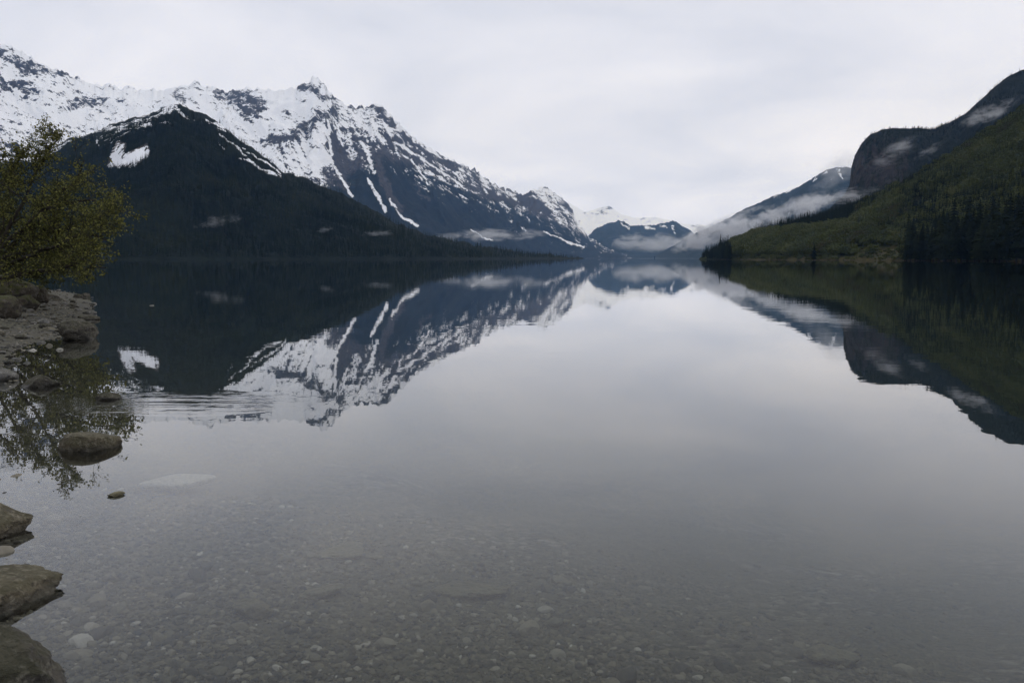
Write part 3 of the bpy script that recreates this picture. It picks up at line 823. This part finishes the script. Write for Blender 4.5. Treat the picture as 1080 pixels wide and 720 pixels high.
# the green slope: conifers along the crest and in drifts, broadleaved trees over the rest
def clump(P, L, seed): return fbm(np.stack([P[:, 0] / L, P[:, 1] / L, 0 * P[:, 0]], -1), 3, 0.5, seed)
P, q = on_range(RSLOPE, 70000, rng)
crest = np.interp(q['X'], [a for a, _, _ in RS_RIDGE], [b for _, b, _ in RS_RIDGE])
conif = np.clip((14 + 20 * (q['X'] < 900) - (q['Y'] - crest)) / 10, 0, 1) * (1 - 0.75 * sstep(900, 960, q['X']))
conif = np.maximum(conif, sstep(0.05, 0.25, clump(P, 60, 5)) * 0.8)
conif = np.maximum(conif, q['X'] < 766)
conif = np.maximum(conif, 0.75 * sstep(935, 960, q['X'] + 8 * clump(P, 40, 8)) * sstep(176, 205, q['Y'] + 40 * clump(P, 50, 9)))
conif = np.where((q['X'] > 768) & (q['X'] < 905) & (q['Y'] > 250 - 0.1 * (q['X'] - 768)), 0.03, conif)
open_ = (q['rock'] > 0.35) | (P[:, 2] < 0.8)
pick = rng.rand(len(P))
isC = (pick < conif) & ~open_
dl = ~isC & ~open_ & (rng.rand(len(P)) < 0.75)
forest('conifer_forest', 'dark conifers along the crest and hollows of the green slope', P[isC], 5, 11, rng, TEMPLATES['conifer_shape'], 1.0)
forest('broadleaf_forest', 'green broadleaved wood covering the slope beside the lake', P[dl], 4, 8.5, rng, TEMPLATES['broadleaf_shape'], 1.05)
sh = open_ & (P[:, 2] > 0.15) & (rng.rand(len(P)) < np.where((q['X'] > 885) & (q['X'] < 948), 0.12, 0.42))
forest('brush', 'low olive brush on the strip and meadow at the foot of the green slope', P[sh], 0.7, 2.6, rng, TEMPLATES['broadleaf_shape'], 1.7, 0.15)
# on the cliff hill behind
P, q = on_range(CLIFF, 44000, rng)
crest = np.interp(q['X'], [a for a, _, _ in CL_RIDGE], [b for _, b, _ in CL_RIDGE])
k = (q['rock'] < 0.5 + 0.3 * rng.rand(len(P))) | ((q['Y'] - crest < 6))
forest('conifer_forest', 'dark conifers on the round topped hill with the cliff', P[k], 4, 9, rng, TEMPLATES['far_conifer_shape'], 1.1)

# rough growth on the bank behind the beach
n_ = 5200
bx, by = rng.uniform(-46, -6, n_), rng.uniform(-4, 60, n_)
bd, _ = poly_dist(bx, by, SHORE)
k = inside(bx, by, LAND) & (bd > 4.2 + 1.8 * clump(np.stack([bx, by], -1), 3.0, 15)) & (np.hypot(bx, by) > 7)
bx, by = bx[k], by[k]
forest('brush', 'low tangled brush and grass on the bank behind the gravel beach', np.stack([bx, by, ground_h(bx, by)], -1), 0.25, 1.1, rng, TEMPLATES['broadleaf_shape'], 1.5, 0.05)

# ---- single conifers one can tell apart, with trunk and crown
CROWNS = []
for k in range(5):
    V, F = conifer_shapes(17, 9, 30 + k, 0.125 + 0.012 * k, 0.07 + 0.02 * (k % 3), 0.5)
    me = mesh_np('crown', V, F, False); me.materials.append(M_NEEDLE); CROWNS.append(me)
V, F = tube([(0, 0, -0.02), (0, 0, 0.3), (0, 0, 0.7), (0, 0, 0.95)], [0.014, 0.011, 0.006, 0.002], 7)
TRUNK = mesh_np('trunk', V, F, True); TRUNK.materials.append(M_BARK)
def conifer(x, y, z, h, label, group=None, k=0, wid=1.0, rz=0.0):
    t = empty('conifer_tree', (x, y, z), rz)
    t.scale = (h * wid, h * wid, h)
    tag(t, label, 'tree', group)
    link_mesh('trunk', TRUNK, None, t); link_mesh('crown', CROWNS[k % 5], None, t)
    return t
def slope_z(c, x, y):
    P = c['P'].reshape(-1, 3)
    return P[np.argmin((P[:, 0] - x) ** 2 + (P[:, 1] - y) ** 2), 2]

def rs_foot_Y(px): return np.interp(px, [a for a, _ in RS_FOOT], [b for _, b in RS_FOOT])
STAND = 'tall conifers of the dense dark stand at the edge of the meadow'
for row, (dy, hmul, step) in enumerate(((9, 0.86, 6.0), (26, 1.0, 6.2), (48, 1.05, 7.0), (76, 1.0, 8.5))):
    px = 949.0 + 2.0 * row
    while px < 1130:
        q_ = px + rng.uniform(-2, 2)
        Y = rs_foot_Y(q_) + dy + rng.uniform(-7, 7)
        X = (q_ - 540) / FPX / CP * Y
        top = np.interp(q_, [945, 955, 975, 1000, 1030, 1060, 1080, 1130], [240, 232, 226, 222, 216, 208, 205, 200]) + rng.uniform(-10, 22)
        z = max(0.2, slope_z(RSLOPE, X, Y) - 0.5)
        h = (pt(q_, top, Y)[2] - z) * hmul * (1.0 if row else rng.uniform(0.7, 1.0))
        conifer(X, Y, z, max(6, h), 'tall dark conifer in the dense stand beside the tawny meadow', STAND, rng.randint(5), rng.uniform(1.35, 1.9), rng.uniform(0, 6.28))
        px += step * rng.uniform(0.75, 1.25)
Y = rs_foot_Y(855) - 1; X = (855 - 540) / FPX / CP * Y
conifer(X, Y, 0.0, 10.5, 'lone dark conifer standing at the water on the tawny shore strip', None, 2, 2.3)
for i, (px, py, hh, lab) in enumerate(((1068, 116, 15, 'tall thin conifer standing clear of the slope crest against the mist'), (1043, 133, 12, 'pointed conifer on the slope crest below the tall thin one'), (757, 262, 14, 'tall conifer topping the dark wooded point'))):
    Y = np.interp(px, [a for a, _, _ in RS_RIDGE], [c for _, _, c in RS_RIDGE]) - 6
    X = (px - 540) / FPX / CP * Y
    conifer(X, Y, slope_z(RSLOPE, X, Y) - 0.5, hh, lab, None, i, 1.0)
# point of dark conifers at the end of the slope
for k in range(34):
    q_ = rng.uniform(743, 768)
    Y = np.interp(q_, [a for a, _ in RS_FOOT], [b for _, b in RS_FOOT]) + rng.uniform(3, 26)
    X = (q_ - 540) / FPX / CP * Y
    h = np.interp(q_, [743, 750, 760, 768], [6, 12, 15.5, 15]) * rng.uniform(0.75, 1.15)
    conifer(X, Y, max(0.2, slope_z(RSLOPE, X, Y) - 0.5), h, 'dark conifer crowded on the low point running into the lake', 'dark conifers on the low point at the end of the slope', k, 1.3, rng.uniform(0, 6))

# ------------------------------------------------------------------ mist banks
def mat_mist(name, dens, scale, thr, col=(0.93, 0.95, 1.0)):
    m, N = new_mat(name)
    tc = N.n.new('ShaderNodeTexCoord').outputs['Object']
    seed = (len(bpy.data.materials) * 7.3) % 50
    n = N.noise(N.map(tc, scale, (0, 0, 0), (seed, seed * .7, 0)), 1.0, 6, 0.62, 0.9)
    lump = N.noise(N.map(tc, (scale[0] * 0.4, 0.8, 0.7), (0, 0, 0), (seed, 3, seed)), 1.0, 2, 0.5)
    r = N.add('ShaderNodeVectorMath', {'operation': 'LENGTH'}); N.l.new(tc, r.inputs[0])
    f = N.math('SUBTRACT', 1.0, r.outputs['Value'], True)
    v = N.math('ADD', N.math('MULTIPLY', N.math('SUBTRACT', n, 0.5), 2.5), N.math('MULTIPLY', N.math('SUBTRACT', lump, 0.5), 1.6))
    v = N.math('ADD', N.math('ADD', v, N.math('MULTIPLY', f, 0.8)), 0.5 - thr - 0.30)
    v = N.math('MULTIPLY', N.math('MULTIPLY', v, 2.6, True), N.math('MULTIPLY', f, 3.0, True))
    pv = N.add('ShaderNodeVolumePrincipled', None, Color=col + (1,), Density=N.math('MULTIPLY', v, dens))
    N.l.new(pv.outputs[0], N.out.inputs['Volume'])
    m.cycles.volume_step_rate = 0.25
    return m
def sphere_mesh(name, sub=3):
    import bmesh
    bm = bmesh.new(); bmesh.ops.create_icosphere(bm, subdivisions=sub, radius=1.0)
    me = bpy.data.meshes.new(name); bm.to_mesh(me); bm.free()
    return me
def mist(label, p0, p1, thick, depth, dens, scale=(5, 1.5, 1.6), thr=0.5):
    """a drawn-out bank between two places given as (pixel x, pixel y, distance)"""
    a, b = pt(*p0), pt(*p1)
    d = b - a; L = np.linalg.norm(d)
    me = sphere_mesh('mist_bank')
    o = link_mesh('mist_bank', me, mat_mist('mist_' + str(len(bpy.data.materials)), dens, scale, thr))
    o.location = (a + b) / 2
    yaw = math.atan2(d[1], d[0]); tilt = math.asin(d[2] / L)
    o.rotation_euler = (0, -tilt, yaw)
    Ym = (p0[2] + p1[2]) / 2
    o.scale = (L / 2 * 1.15, depth, thick / FPX * Ym * 1.7)
    tag(o, label, 'mist', kind='stuff')
    return o
mist('white mist bank lying across the foot of the blue wooded hill', (640, 256, 6800), (775, 254, 6500), 8, 180, 0.010, (3.5, 1.5, 1.4), 0.42)
mist('white mist bank rising from the lake along the foot of the blue ridge', (712, 262, 4100), (806, 231, 3700), 10, 150, 0.019, (5, 1.5, 1.7), 0.43)
mist('torn upper end of the mist along the blue ridge, reaching the round topped hill', (788, 236, 3600), (892, 205, 3300), 9, 120, 0.019, (5, 1.5, 1.7), 0.45)
mist('thin streak of mist across the middle of the blue ridge', (742, 240, 4500), (812, 216, 4300), 4, 60, 0.010, (4, 1.5, 1.7), 0.48)
mist('mist bank drawn under the round topped hill', (836, 217, 1150), (926, 201, 980), 6, 40, 0.020, (6, 1.5, 2.0), 0.48)
mist('thin cloud cap touching the top of the blue ridge', (835, 178, 4700), (925, 166, 4600), 9, 160, 0.0015, (3, 1.5, 1.4), 0.44)
mist('wisp of mist climbing the cliff of the round topped hill', (930, 176, 1130), (966, 144, 1180), 5, 32, 0.014, (5, 1.5, 2.4), 0.52)
mist('mist patch between the slope crest and the dark hill', (1012, 134, 1000), (1074, 104, 1000), 6.5, 32, 0.020, (6, 1.5, 2.2), 0.49)
mist('thin veil of mist between the blue ridge and the cliff end', (858, 200, 2500), (912, 158, 2300), 8, 70, 0.005, (4, 1.5, 1.8), 0.46)
mist('small wisp low against the end of the dark hill', (964, 168, 1100), (994, 150, 1100), 3.5, 24, 0.009, (4, 1.5, 2.4), 0.54)
mist('long thin mist streak low on the far forested slope', (462, 250, 2200), (580, 246, 2900), 5, 60, 0.008, (5, 1.5, 1.4), 0.47)
mist('short mist streak low on the dark mountain', (376, 247, 880), (422, 245, 900), 2.4, 22, 0.009, (6, 1.5, 1.8), 0.50)
mist('faint mist wisp low on the dark mountain', (200, 238, 720), (262, 228, 740), 4.5, 22, 0.006, (7, 1.5, 2.2), 0.56)
mist('small mist puff low on the dark mountain', (332, 243, 830), (353, 241, 830), 2.2, 14, 0.009, (4, 1.5, 1.8), 0.50)

# ------------------------------------------------------------------ rocks
M_BOULDER = mat_rock('shore_boulder', (0.050, 0.042, 0.028), (0.135, 0.115, 0.078), (0.23, 0.205, 0.155), (0.050, 0.052, 0.020), 0.35)
M_DARKROCK = mat_rock('dark_boulder', (0.026, 0.024, 0.021), (0.075, 0.067, 0.054), (0.15, 0.14, 0.115), (0.042, 0.044, 0.016), 0.4, 1.1)
M_BANKROCK = mat_rock('bank_rock', (0.032, 0.027, 0.021), (0.066, 0.055, 0.042), (0.12, 0.108, 0.088), (0.048, 0.052, 0.014), 0.8, 0.6)
M_PALEROCK = mat_rock('pale_slab', (0.56, 0.54, 0.48), (0.68, 0.66, 0.59), (0.72, 0.70, 0.64), (0.22, 0.22, 0.14), 0.2, 0.8)
M_TANROCK = mat_rock('sunken_stone', (0.15, 0.13, 0.078), (0.27, 0.235, 0.14), (0.32, 0.285, 0.18), (0.13, 0.125, 0.06), 0.4, 0.7)
M_COBBLE = mat_rock('grey_cobble', (0.070, 0.068, 0.064), (0.15, 0.145, 0.135), (0.24, 0.23, 0.21), (0.07, 0.07, 0.04), 0.2, 0.9)

def rock_shape(seed, sub=5, cuts=9, rough=0.10, tight=0.78):
    me0 = sphere_mesh('tmp', sub)
    V = np.empty(len(me0.vertices) * 3, np.float32); me0.vertices.foreach_get('co', V); V = V.reshape(-1, 3).astype(float)
    F = np.empty(len(me0.polygons) * 3, np.int32); me0.polygons.foreach_get('vertices', F); F = F.reshape(-1, 3)
    bpy.data.meshes.remove(me0)
    r = np.random.RandomState(seed)
    for k in range(cuts):       # broken flats
        n = r.normal(size=3); n /= np.linalg.norm(n)
        h = tight * (0.75 + 0.4 * r.rand())
        d = V @ n - h
        V = V - np.where(d > 0, d * 0.88, 0)[:, None] * n
    N_ = V / (np.linalg.norm(V, axis=1)[:, None] + 1e-9)
    V = V + N_ * (rough * fbm(V * 1.7 + seed, 3, 0.5, seed) + 0.5 * rough * fbm(V * 6 + seed, 5, 0.65, seed + 7) - 0.12 * rough * np.clip(ridged(V * 3.1 + seed, 2, 0.5, seed + 3) - 0.75, 0, 1) * 8)[:, None]
    V = V / np.abs(V).max(0)
    return V, F

def rock(name, label, cat, l, r_, top, bot, mat, seed, depth=0.8, sink=0.35, base=0.0, rz=0.0, group=None, shape=None, taper=0.0, flat=1.0, **kw):
    """a stone whose near waterline lies at pixel row bot, as wide as l..r_, as high as row top"""
    front = gp((l + r_) / 2, bot, base)
    dist = np.linalg.norm(front - np.array([0, 0, CAM_H]))
    w = (r_ - l) / FPX * dist / 2 * 1.02
    dp = w * depth
    hv = front[:2] / np.linalg.norm(front[:2])
    c = front[:2] + hv * dp * 0.9
    zt = pt((l + r_) / 2, top, c[1])[2]
    H = max(0.02, zt - base) / (1 - sink + 1)        # half height: the stone is buried by `sink` of its half height
    hz = (zt - base) / (2 - 2 * sink) if sink < 0.9 else (zt - base)
    V, F = shape if shape is not None else rock_shape(seed, **kw)
    ca, sa = math.cos(rz), math.sin(rz)
    U = np.stack([V[:, 0] * ca - V[:, 1] * sa, V[:, 0] * sa + V[:, 1] * ca, V[:, 2]], -1)
    U = U / np.abs(U).max(0)
    if flat < 1:         # a worn flat top
        U[:, 2] = np.where(U[:, 2] > flat, flat + 0.12 * (U[:, 2] - flat), U[:, 2]); U[:, 2] /= np.abs(U[:, 2]).max() * 0.5 + 0.5 * U[:, 2].max()
    if taper:            # one end drawn out low and narrow
        k = 1 - taper * sstep(0.0, 1.0, U[:, 0])
        U[:, 1] *= k; U[:, 2] = (U[:, 2] + 0.3) * k - 0.3
    yaw = math.atan2(hv[1], hv[0]) - math.pi / 2
    P = np.stack([U[:, 0] * w, U[:, 1] * dp, U[:, 2] * hz], -1)
    me = mesh_np(name, P, F, True)
    o = link_mesh(name, me, mat, None, (c[0], c[1], base + hz * (1 - 2 * sink)))
    o.rotation_euler = (0, 0, yaw)
    tag(o, label, cat, group)
    return o
rock('boulder', 'dark rounded boulder with black pits, nearest of the boulders along the water edge', 'rock', -75, 59, 669, 772, M_DARKROCK, 4, 0.8, 0.30, tight=0.80, rough=0.16)
rock('boulder', 'long flat topped mossy boulder lying between two other boulders in the shallows', 'rock', -95, 69, 603, 657, M_BOULDER, 12, 0.75, 0.36, tight=0.72, rough=0.15, taper=0.45, flat=0.5)
rock('boulder', 'mossy brown boulder with a slanting edge, third boulder along the water edge', 'rock', -85, 22, 522, 580, M_BOULDER, 22, 0.80, 0.30, tight=0.72, rough=0.13, taper=0.6)
rock('boulder', 'low brown boulder with one dark wet end standing alone in the shallows', 'rock', 64, 122, 451, 476, M_BOULDER, 31, 0.62, 0.40, tight=0.80, rough=0.15, taper=0.3, flat=0.4)
rock('stone', 'tiny pale stone just breaking the water by the sunken slab', 'rock', 114, 130, 518, 523.5, M_TANROCK, 41, 0.7, 0.40)
rock('boulder', 'grey boulder with a notch standing in the water at the end of the beach', 'rock', 65, 100, 337, 359, M_DARKROCK, 53, 0.8, 0.32, rough=0.24, tight=0.68)
rock('stone', 'flat dark stone awash at the edge of the beach', 'rock', 28, 60, 395, 408, M_DARKROCK, 61, 0.6, 0.42)
rock('stone', 'small black stone awash away from the beach', 'rock', 103, 126, 414, 422, M_DARKROCK, 62, 0.6, 0.42)
rock('stone', 'pale flat stone lying at the water edge of the beach', 'rock', -18, 14, 388, 402, M_COBBLE, 63, 0.9, 0.42, base=0.01)
rock('stone', 'small white stone in the still pool beside the notched boulder', 'rock', 60, 66, 367, 369.3, M_PALEROCK, 64, 0.7, 0.45)
rock('stone', 'small white speck of stone far out beyond the notched boulder', 'rock', 158, 162, 321.4, 322.4, M_PALEROCK, 65, 0.7, 0.45)
rock('stone', 'round dark stone with a pale foot, far end of the cobbles', 'rock', 87, 95, 308, 314, M_DARKROCK, 66, 0.8, 0.4)
rock('stone', 'smaller dark stone beside the round one at the far end of the cobbles', 'rock', 78, 87, 310, 315, M_DARKROCK, 67, 0.8, 0.4)
# bank above the beach
rock('boulder', 'big dark boulder at the foot of the alder', 'rock', -30, 15, 306, 334, M_BANKROCK, 71, 0.9, 0.3, base=0.18, rough=0.16)
rock('boulder', 'broad mossy boulder on top of the bank under the alder', 'rock', -20, 36, 289, 318, M_BANKROCK, 72, 0.9, 0.3, base=0.25, rough=0.18)
rock('boulder', 'reddish brown boulder at the end of the bank', 'rock', 22, 49, 299, 319, M_BANKROCK, 73, 0.9, 0.3, base=0.15, rough=0.2)
rock('boulder', 'low brown rock leaning on the reddish boulder', 'rock', 8, 38, 308, 327, M_BANKROCK, 74, 0.8, 0.35, base=0.15, rough=0.2)
rock('stone', 'small flat rock at the foot of the reddish boulder', 'rock', 42, 62, 310, 319, M_DARKROCK, 75, 0.8, 0.4, base=0.05, rough=0.2)
# under the water
def sunken(label, px, py, wpx, mat, seed, depth=0.6, hgt=0.06, rz=0.0, shape=None, lift=0.6):
    p = gp(px, py, 0.0)
    z = float(ground_h(np.array([p[0]]), np.array([p[1]]))[0])
    p = gp(px, py, z)
    dist = np.linalg.norm(p - np.array([0, 0, CAM_H])); w = wpx / FPX * dist / 2
    V, F = shape or rock_shape(seed, 4, 14, 0.22, 0.62)
    me = mesh_np('sunken_stone', V * np.array([w, w * depth, hgt]), F, True)
    o = link_mesh('sunken_stone', me, mat, None, (p[0], p[1], float(ground_h(np.array([p[0]]), np.array([p[1]]))[0]) + hgt * lift))
    o.rotation_euler = (0, 0, rz)
    tag(o, label, 'rock')
    return o
sv, sf = rock_shape(80, 4, 0, 0.03)
sv = np.sign(sv) * np.abs(sv) ** np.array([0.35, 0.35, 0.6]); sv[:, 0] += 0.45 * sv[:, 1]
sunken('pale four sided slab lying under the water by the tiny stone', 188, 515, 46, M_PALEROCK, 81, 0.85, 0.03, -0.1, (sv, sf), 2.2)
sunken('yellowish flat stone on the lake bed', 263, 649, 48, M_TANROCK, 82, 0.5, 0.05)
sunken('large dim brown slab on the lake bed beyond the yellowish stone', 362, 585, 62, M_TANROCK, 83, 0.8, 0.03, 0.5)
sunken('long brown slab on the lake bed slanting away from the yellowish stone', 335, 628, 60, M_TANROCK, 84, 0.5, 0.03, 0.8)
sunken('wide brown rock on the lake bed in the middle of the shallows', 497, 622, 84, M_TANROCK, 85, 0.6, 0.025)
sunken('mossy green rock on the lake bed with a dark edge', 876, 684, 56, M_TANROCK, 87, 0.7, 0.05)

# cobbles along the far edge of the beach: each a stone of its own
COB = []
for k in range(7):
    V, F = rock_shape(200 + k, 3, 8, 0.15); me = mesh_np('cobble', V, F, True); me.materials.append(M_COBBLE if k % 3 else M_DARKROCK); COB.append(me)
rng = np.random.RandomState(5)
cnt = 0
while cnt < 150:
    if rng.rand() < 0.7: px, py = rng.uniform(20, 100), rng.uniform(306, 350)
    else: px, py = rng.uniform(-15, 60), rng.uniform(320, 400)
    p = gp(px, py, 0.02)
    z = float(ground_h(np.array([p[0]]), np.array([p[1]]))[0])
    if z < -0.07 or z > 0.5: continue
    s_ = rng.uniform(0.04, 0.11) * (1.0 if rng.rand() < 0.8 else 1.8) * np.clip((p[1] - 6) / 10, 0.35, 1)
    o = bpy.data.objects.new('cobble', COB[rng.randint(7)]); COL.objects.link(o)
    o.location = (p[0], p[1], z + s_ * 0.18); o.scale = (s_, s_ * rng.uniform(0.6, 0.9), s_ * rng.uniform(0.35, 0.55)); o.rotation_euler = (0, 0, rng.uniform(0, 6.28))
    tag(o, 'grey cobble scattered on the gravel beach under the alder', 'cobble', 'cobbles scattered on the gravel beach')
    cnt += 1

# gravel: countless small stones
m, N = new_mat('gravel_stones')
rnd = N.n.new('ShaderNodeObjectInfo').outputs['Random']
geo = N.n.new('ShaderNodeNewGeometry')
c = N.ramp(rnd, [(0.0, (0.022, 0.022, 0.021)), (0.30, (0.048, 0.046, 0.036)), (0.55, (0.10, 0.094, 0.068)), (0.82, (0.145, 0.128, 0.088)), (0.96, (0.22, 0.20, 0.155)), (1.0, (0.42, 0.40, 0.36))])
c = N.mix(N.math('MULTIPLY', N.noise(geo.outputs['Position'], 40.0, 3), 0.5), c, (0.06, 0.058, 0.05, 1))
principled(N, c, 0.7, None, spec=0.3)
V, F = rock_shape(300, 2, 6, 0.12)
template('pebble_shape', V, F, m)
def gravel(name, label, n, region, s0, s1, zlo, zhi, seed, fade=False):
    r = np.random.RandomState(seed)
    px = r.uniform(region[0], region[1], n)
    Yn, Yf = gp(540, region[3])[1], gp(540, region[2])[1]
    Y = Yn * (Yf / Yn) ** r.rand(n)
    X = (px - 540) / FPX / CP * Y * 1.06
    z = ground_h(X, Y)
    k = (z > zlo) & (z < zhi)
    if fade:         # silt covers the stones farther out and to the right
        drift = fbm(np.stack([X * 0.9, Y * 0.9, 0 * X], -1), 3, 0.5, 14)
        k &= r.rand(n) < 0.06 + 0.94 * sstep(0.30, -0.25, (X - 0.2) * 0.22 + (Y - 3.9) * 0.16 + drift * 0.9)
    X, Y, z = X[k], Y[k], z[k]; n = len(X)
    s_ = s0 + (s1 - s0) * r.rand(n) ** 3.0
    s_ *= np.where(r.rand(n) < 0.025, r.uniform(1.5, 3.2, n), 1.0)
    size = np.stack([s_, s_ * r.uniform(0.55, 0.95, n), s_ * r.uniform(0.35, 0.65, n)], -1)
    turn = np.stack([0.25 * r.normal(size=n), 0.25 * r.normal(size=n), r.rand(n) * 6.28], -1)
    o = scatter(name, np.stack([X, Y, z + s_ * 0.1], -1), size, turn, TEMPLATES['pebble_shape'])
    tag(o, label, 'gravel', kind='stuff')
gravel('lakebed_gravel', 'small mixed pebbles covering the lake bed near the water edge', 38000, (-150, 1000, 500, 790), 0.005, 0.026, -1.6, -0.01, 21, True)
gravel('beach_gravel', 'grey pebbles of the beach under the alder', 9000, (-160, 110, 300, 420), 0.012, 0.05, -0.05, 0.6, 22)

# ------------------------------------------------------------------ the alder leaning over the beach, and the shrubs behind it
def wander(pts, n, amp, rng):
    pts = np.array(pts, float)
    t = np.linspace(0, len(pts) - 1, n)
    out = np.stack([np.interp(t, np.arange(len(pts)), pts[:, k]) for k in range(3)], -1)
    w = np.cumsum(rng.normal(size=(n, 3)), 0); w -= np.linspace(0, 1, n)[:, None] * w[-1] * 0.6
    return out + w * amp

def woody(name, label, cat, limbs, base, leafmat, seed, nsec, ntwig, nleaf, leaf, r0=0.07, sec=(0.5, 1.3), bias=(0.25, -0.35, 0.25)):
    rng = np.random.RandomState(seed)
    stems, brs, leaves = [], [], []
    for L in limbs:
        P = wander([pt(*q) for q in L], 18, 0.035, rng)
        rad = r0 * np.linspace(1, 0.16, 18) ** 0.9
        stems.append(tube(P, rad, 7))
        for k in range(nsec):
            t = rng.uniform(0.18, 1.0); i = min(16, int(t * 17))
            p = P[i]; tg = P[i + 1] - P[i]; tg /= np.linalg.norm(tg)
            d = tg * 0.5 + rng.normal(size=3) * 0.75 + np.array(bias); d /= np.linalg.norm(d)
            ln = rng.uniform(*sec) * (1.15 - 0.55 * t)
            m = 8
            q = p + d * ln * np.linspace(0, 1, m)[:, None] + np.cumsum(rng.normal(size=(m, 3)), 0) * 0.025
            q[:, 2] += 0.12 * ln * np.linspace(0, 1, m) ** 2
            rb = max(0.006, rad[i] * 0.4)
            brs.append(tube(q, rb * np.linspace(1, 0.25, m), 5))
            for w_ in range(ntwig):
                j = rng.randint(1, m)
                d2 = d * 0.6 + rng.normal(size=3) * 0.7; d2[2] += 0.1; d2 /= np.linalg.norm(d2)
                l2 = rng.uniform(0.18, 0.5)
                q2 = q[j] + d2 * l2 * np.linspace(0, 1, 4)[:, None] + np.cumsum(rng.normal(size=(4, 3)), 0) * 0.015
                brs.append(tube(q2, np.array([0.005, 0.004, 0.003, 0.002]) * 1.2, 4))
                tt = rng.rand(nleaf) ** 0.7
                c = q2[0] + (q2[-1] - q2[0]) * tt[:, None] + rng.normal(size=(nleaf, 3)) * 0.055
                leaves.append(c)
    root = empty(name, base)
    tag(root, label, cat)
    b = np.array(base)
    V, F = join(stems); link_mesh('trunk', mesh_np('trunk', V - b, F), M_BARK, root)
    V, F = join(brs); link_mesh('branch', mesh_np('branch', V - b, F), M_BARK, root)
    V, F = leaf_quads(np.concatenate(leaves), leaf, rng); link_mesh('foliage', mesh_np('foliage', V - b, F, False), leafmat, root)
    return root
B = (-34, 302, 23.0)
base = pt(*B); base[2] = float(ground_h(np.array([base[0]]), np.array([base[1]]))[0])
LIMBS = [[B, (10, 258, 22.5), (38, 232, 22), (64, 214, 21.5), (98, 212, 21), (122, 226, 20.6)],
         [B, (14, 246, 23.2), (36, 200, 23.2), (52, 165, 23), (62, 146, 22.8)],
         [B, (-12, 240, 23.6), (4, 200, 23.6), (16, 172, 23.4), (24, 160, 23.2)],
         [B, (28, 272, 22), (60, 258, 21), (94, 248, 20.4), (124, 252, 20)],
         [B, (38, 288, 21.4), (78, 282, 20.2), (114, 282, 19.4)],
         [B, (-44, 235, 23.5), (-30, 185, 23.5), (-12, 168, 23.3)],
         [(8, 262, 22.6), (34, 236, 22.4), (62, 204, 22.0), (82, 184, 21.8), (92, 170, 21.6)],
         [(20, 250, 22.8), (50, 244, 22.0), (88, 234, 21.4), (120, 236, 21.0)],
         [(0, 275, 22.4), (30, 262, 22.8), (66, 270, 22.2), (96, 268, 21.6)]]
woody('alder_tree', 'young alder with yellow green leaves leaning out over the gravel beach', 'tree', LIMBS, tuple(base), M_ALDER, 9, 22, 9, 12, 0.060)
M_SHRUB = mat_leaf('shrub_leaves', [(0.025, 0.030, 0.010), (0.040, 0.045, 0.014), (0.062, 0.062, 0.016)], 0.2, 1.0)
B2 = (-30, 298, 27.0)
base = pt(*B2); base[2] = float(ground_h(np.array([base[0]]), np.array([base[1]]))[0])
woody('willow_shrub', 'dark green bushy shrub on the bank behind the alder', 'shrub', [[B2, (-10, 260, 27), (-5, 215, 27)], [B2, (20, 270, 26.5), (36, 245, 26)], [B2, (40, 285, 25.5), (70, 275, 25)], [B2, (-50, 250, 27), (-60, 200, 27)], [B2, (5, 250, 26), (15, 215, 26)], [B2, (20, 290, 25), (48, 290, 24.5)]],
      tuple(base), M_SHRUB, 19, 20, 7, 11, 0.075, 0.05)
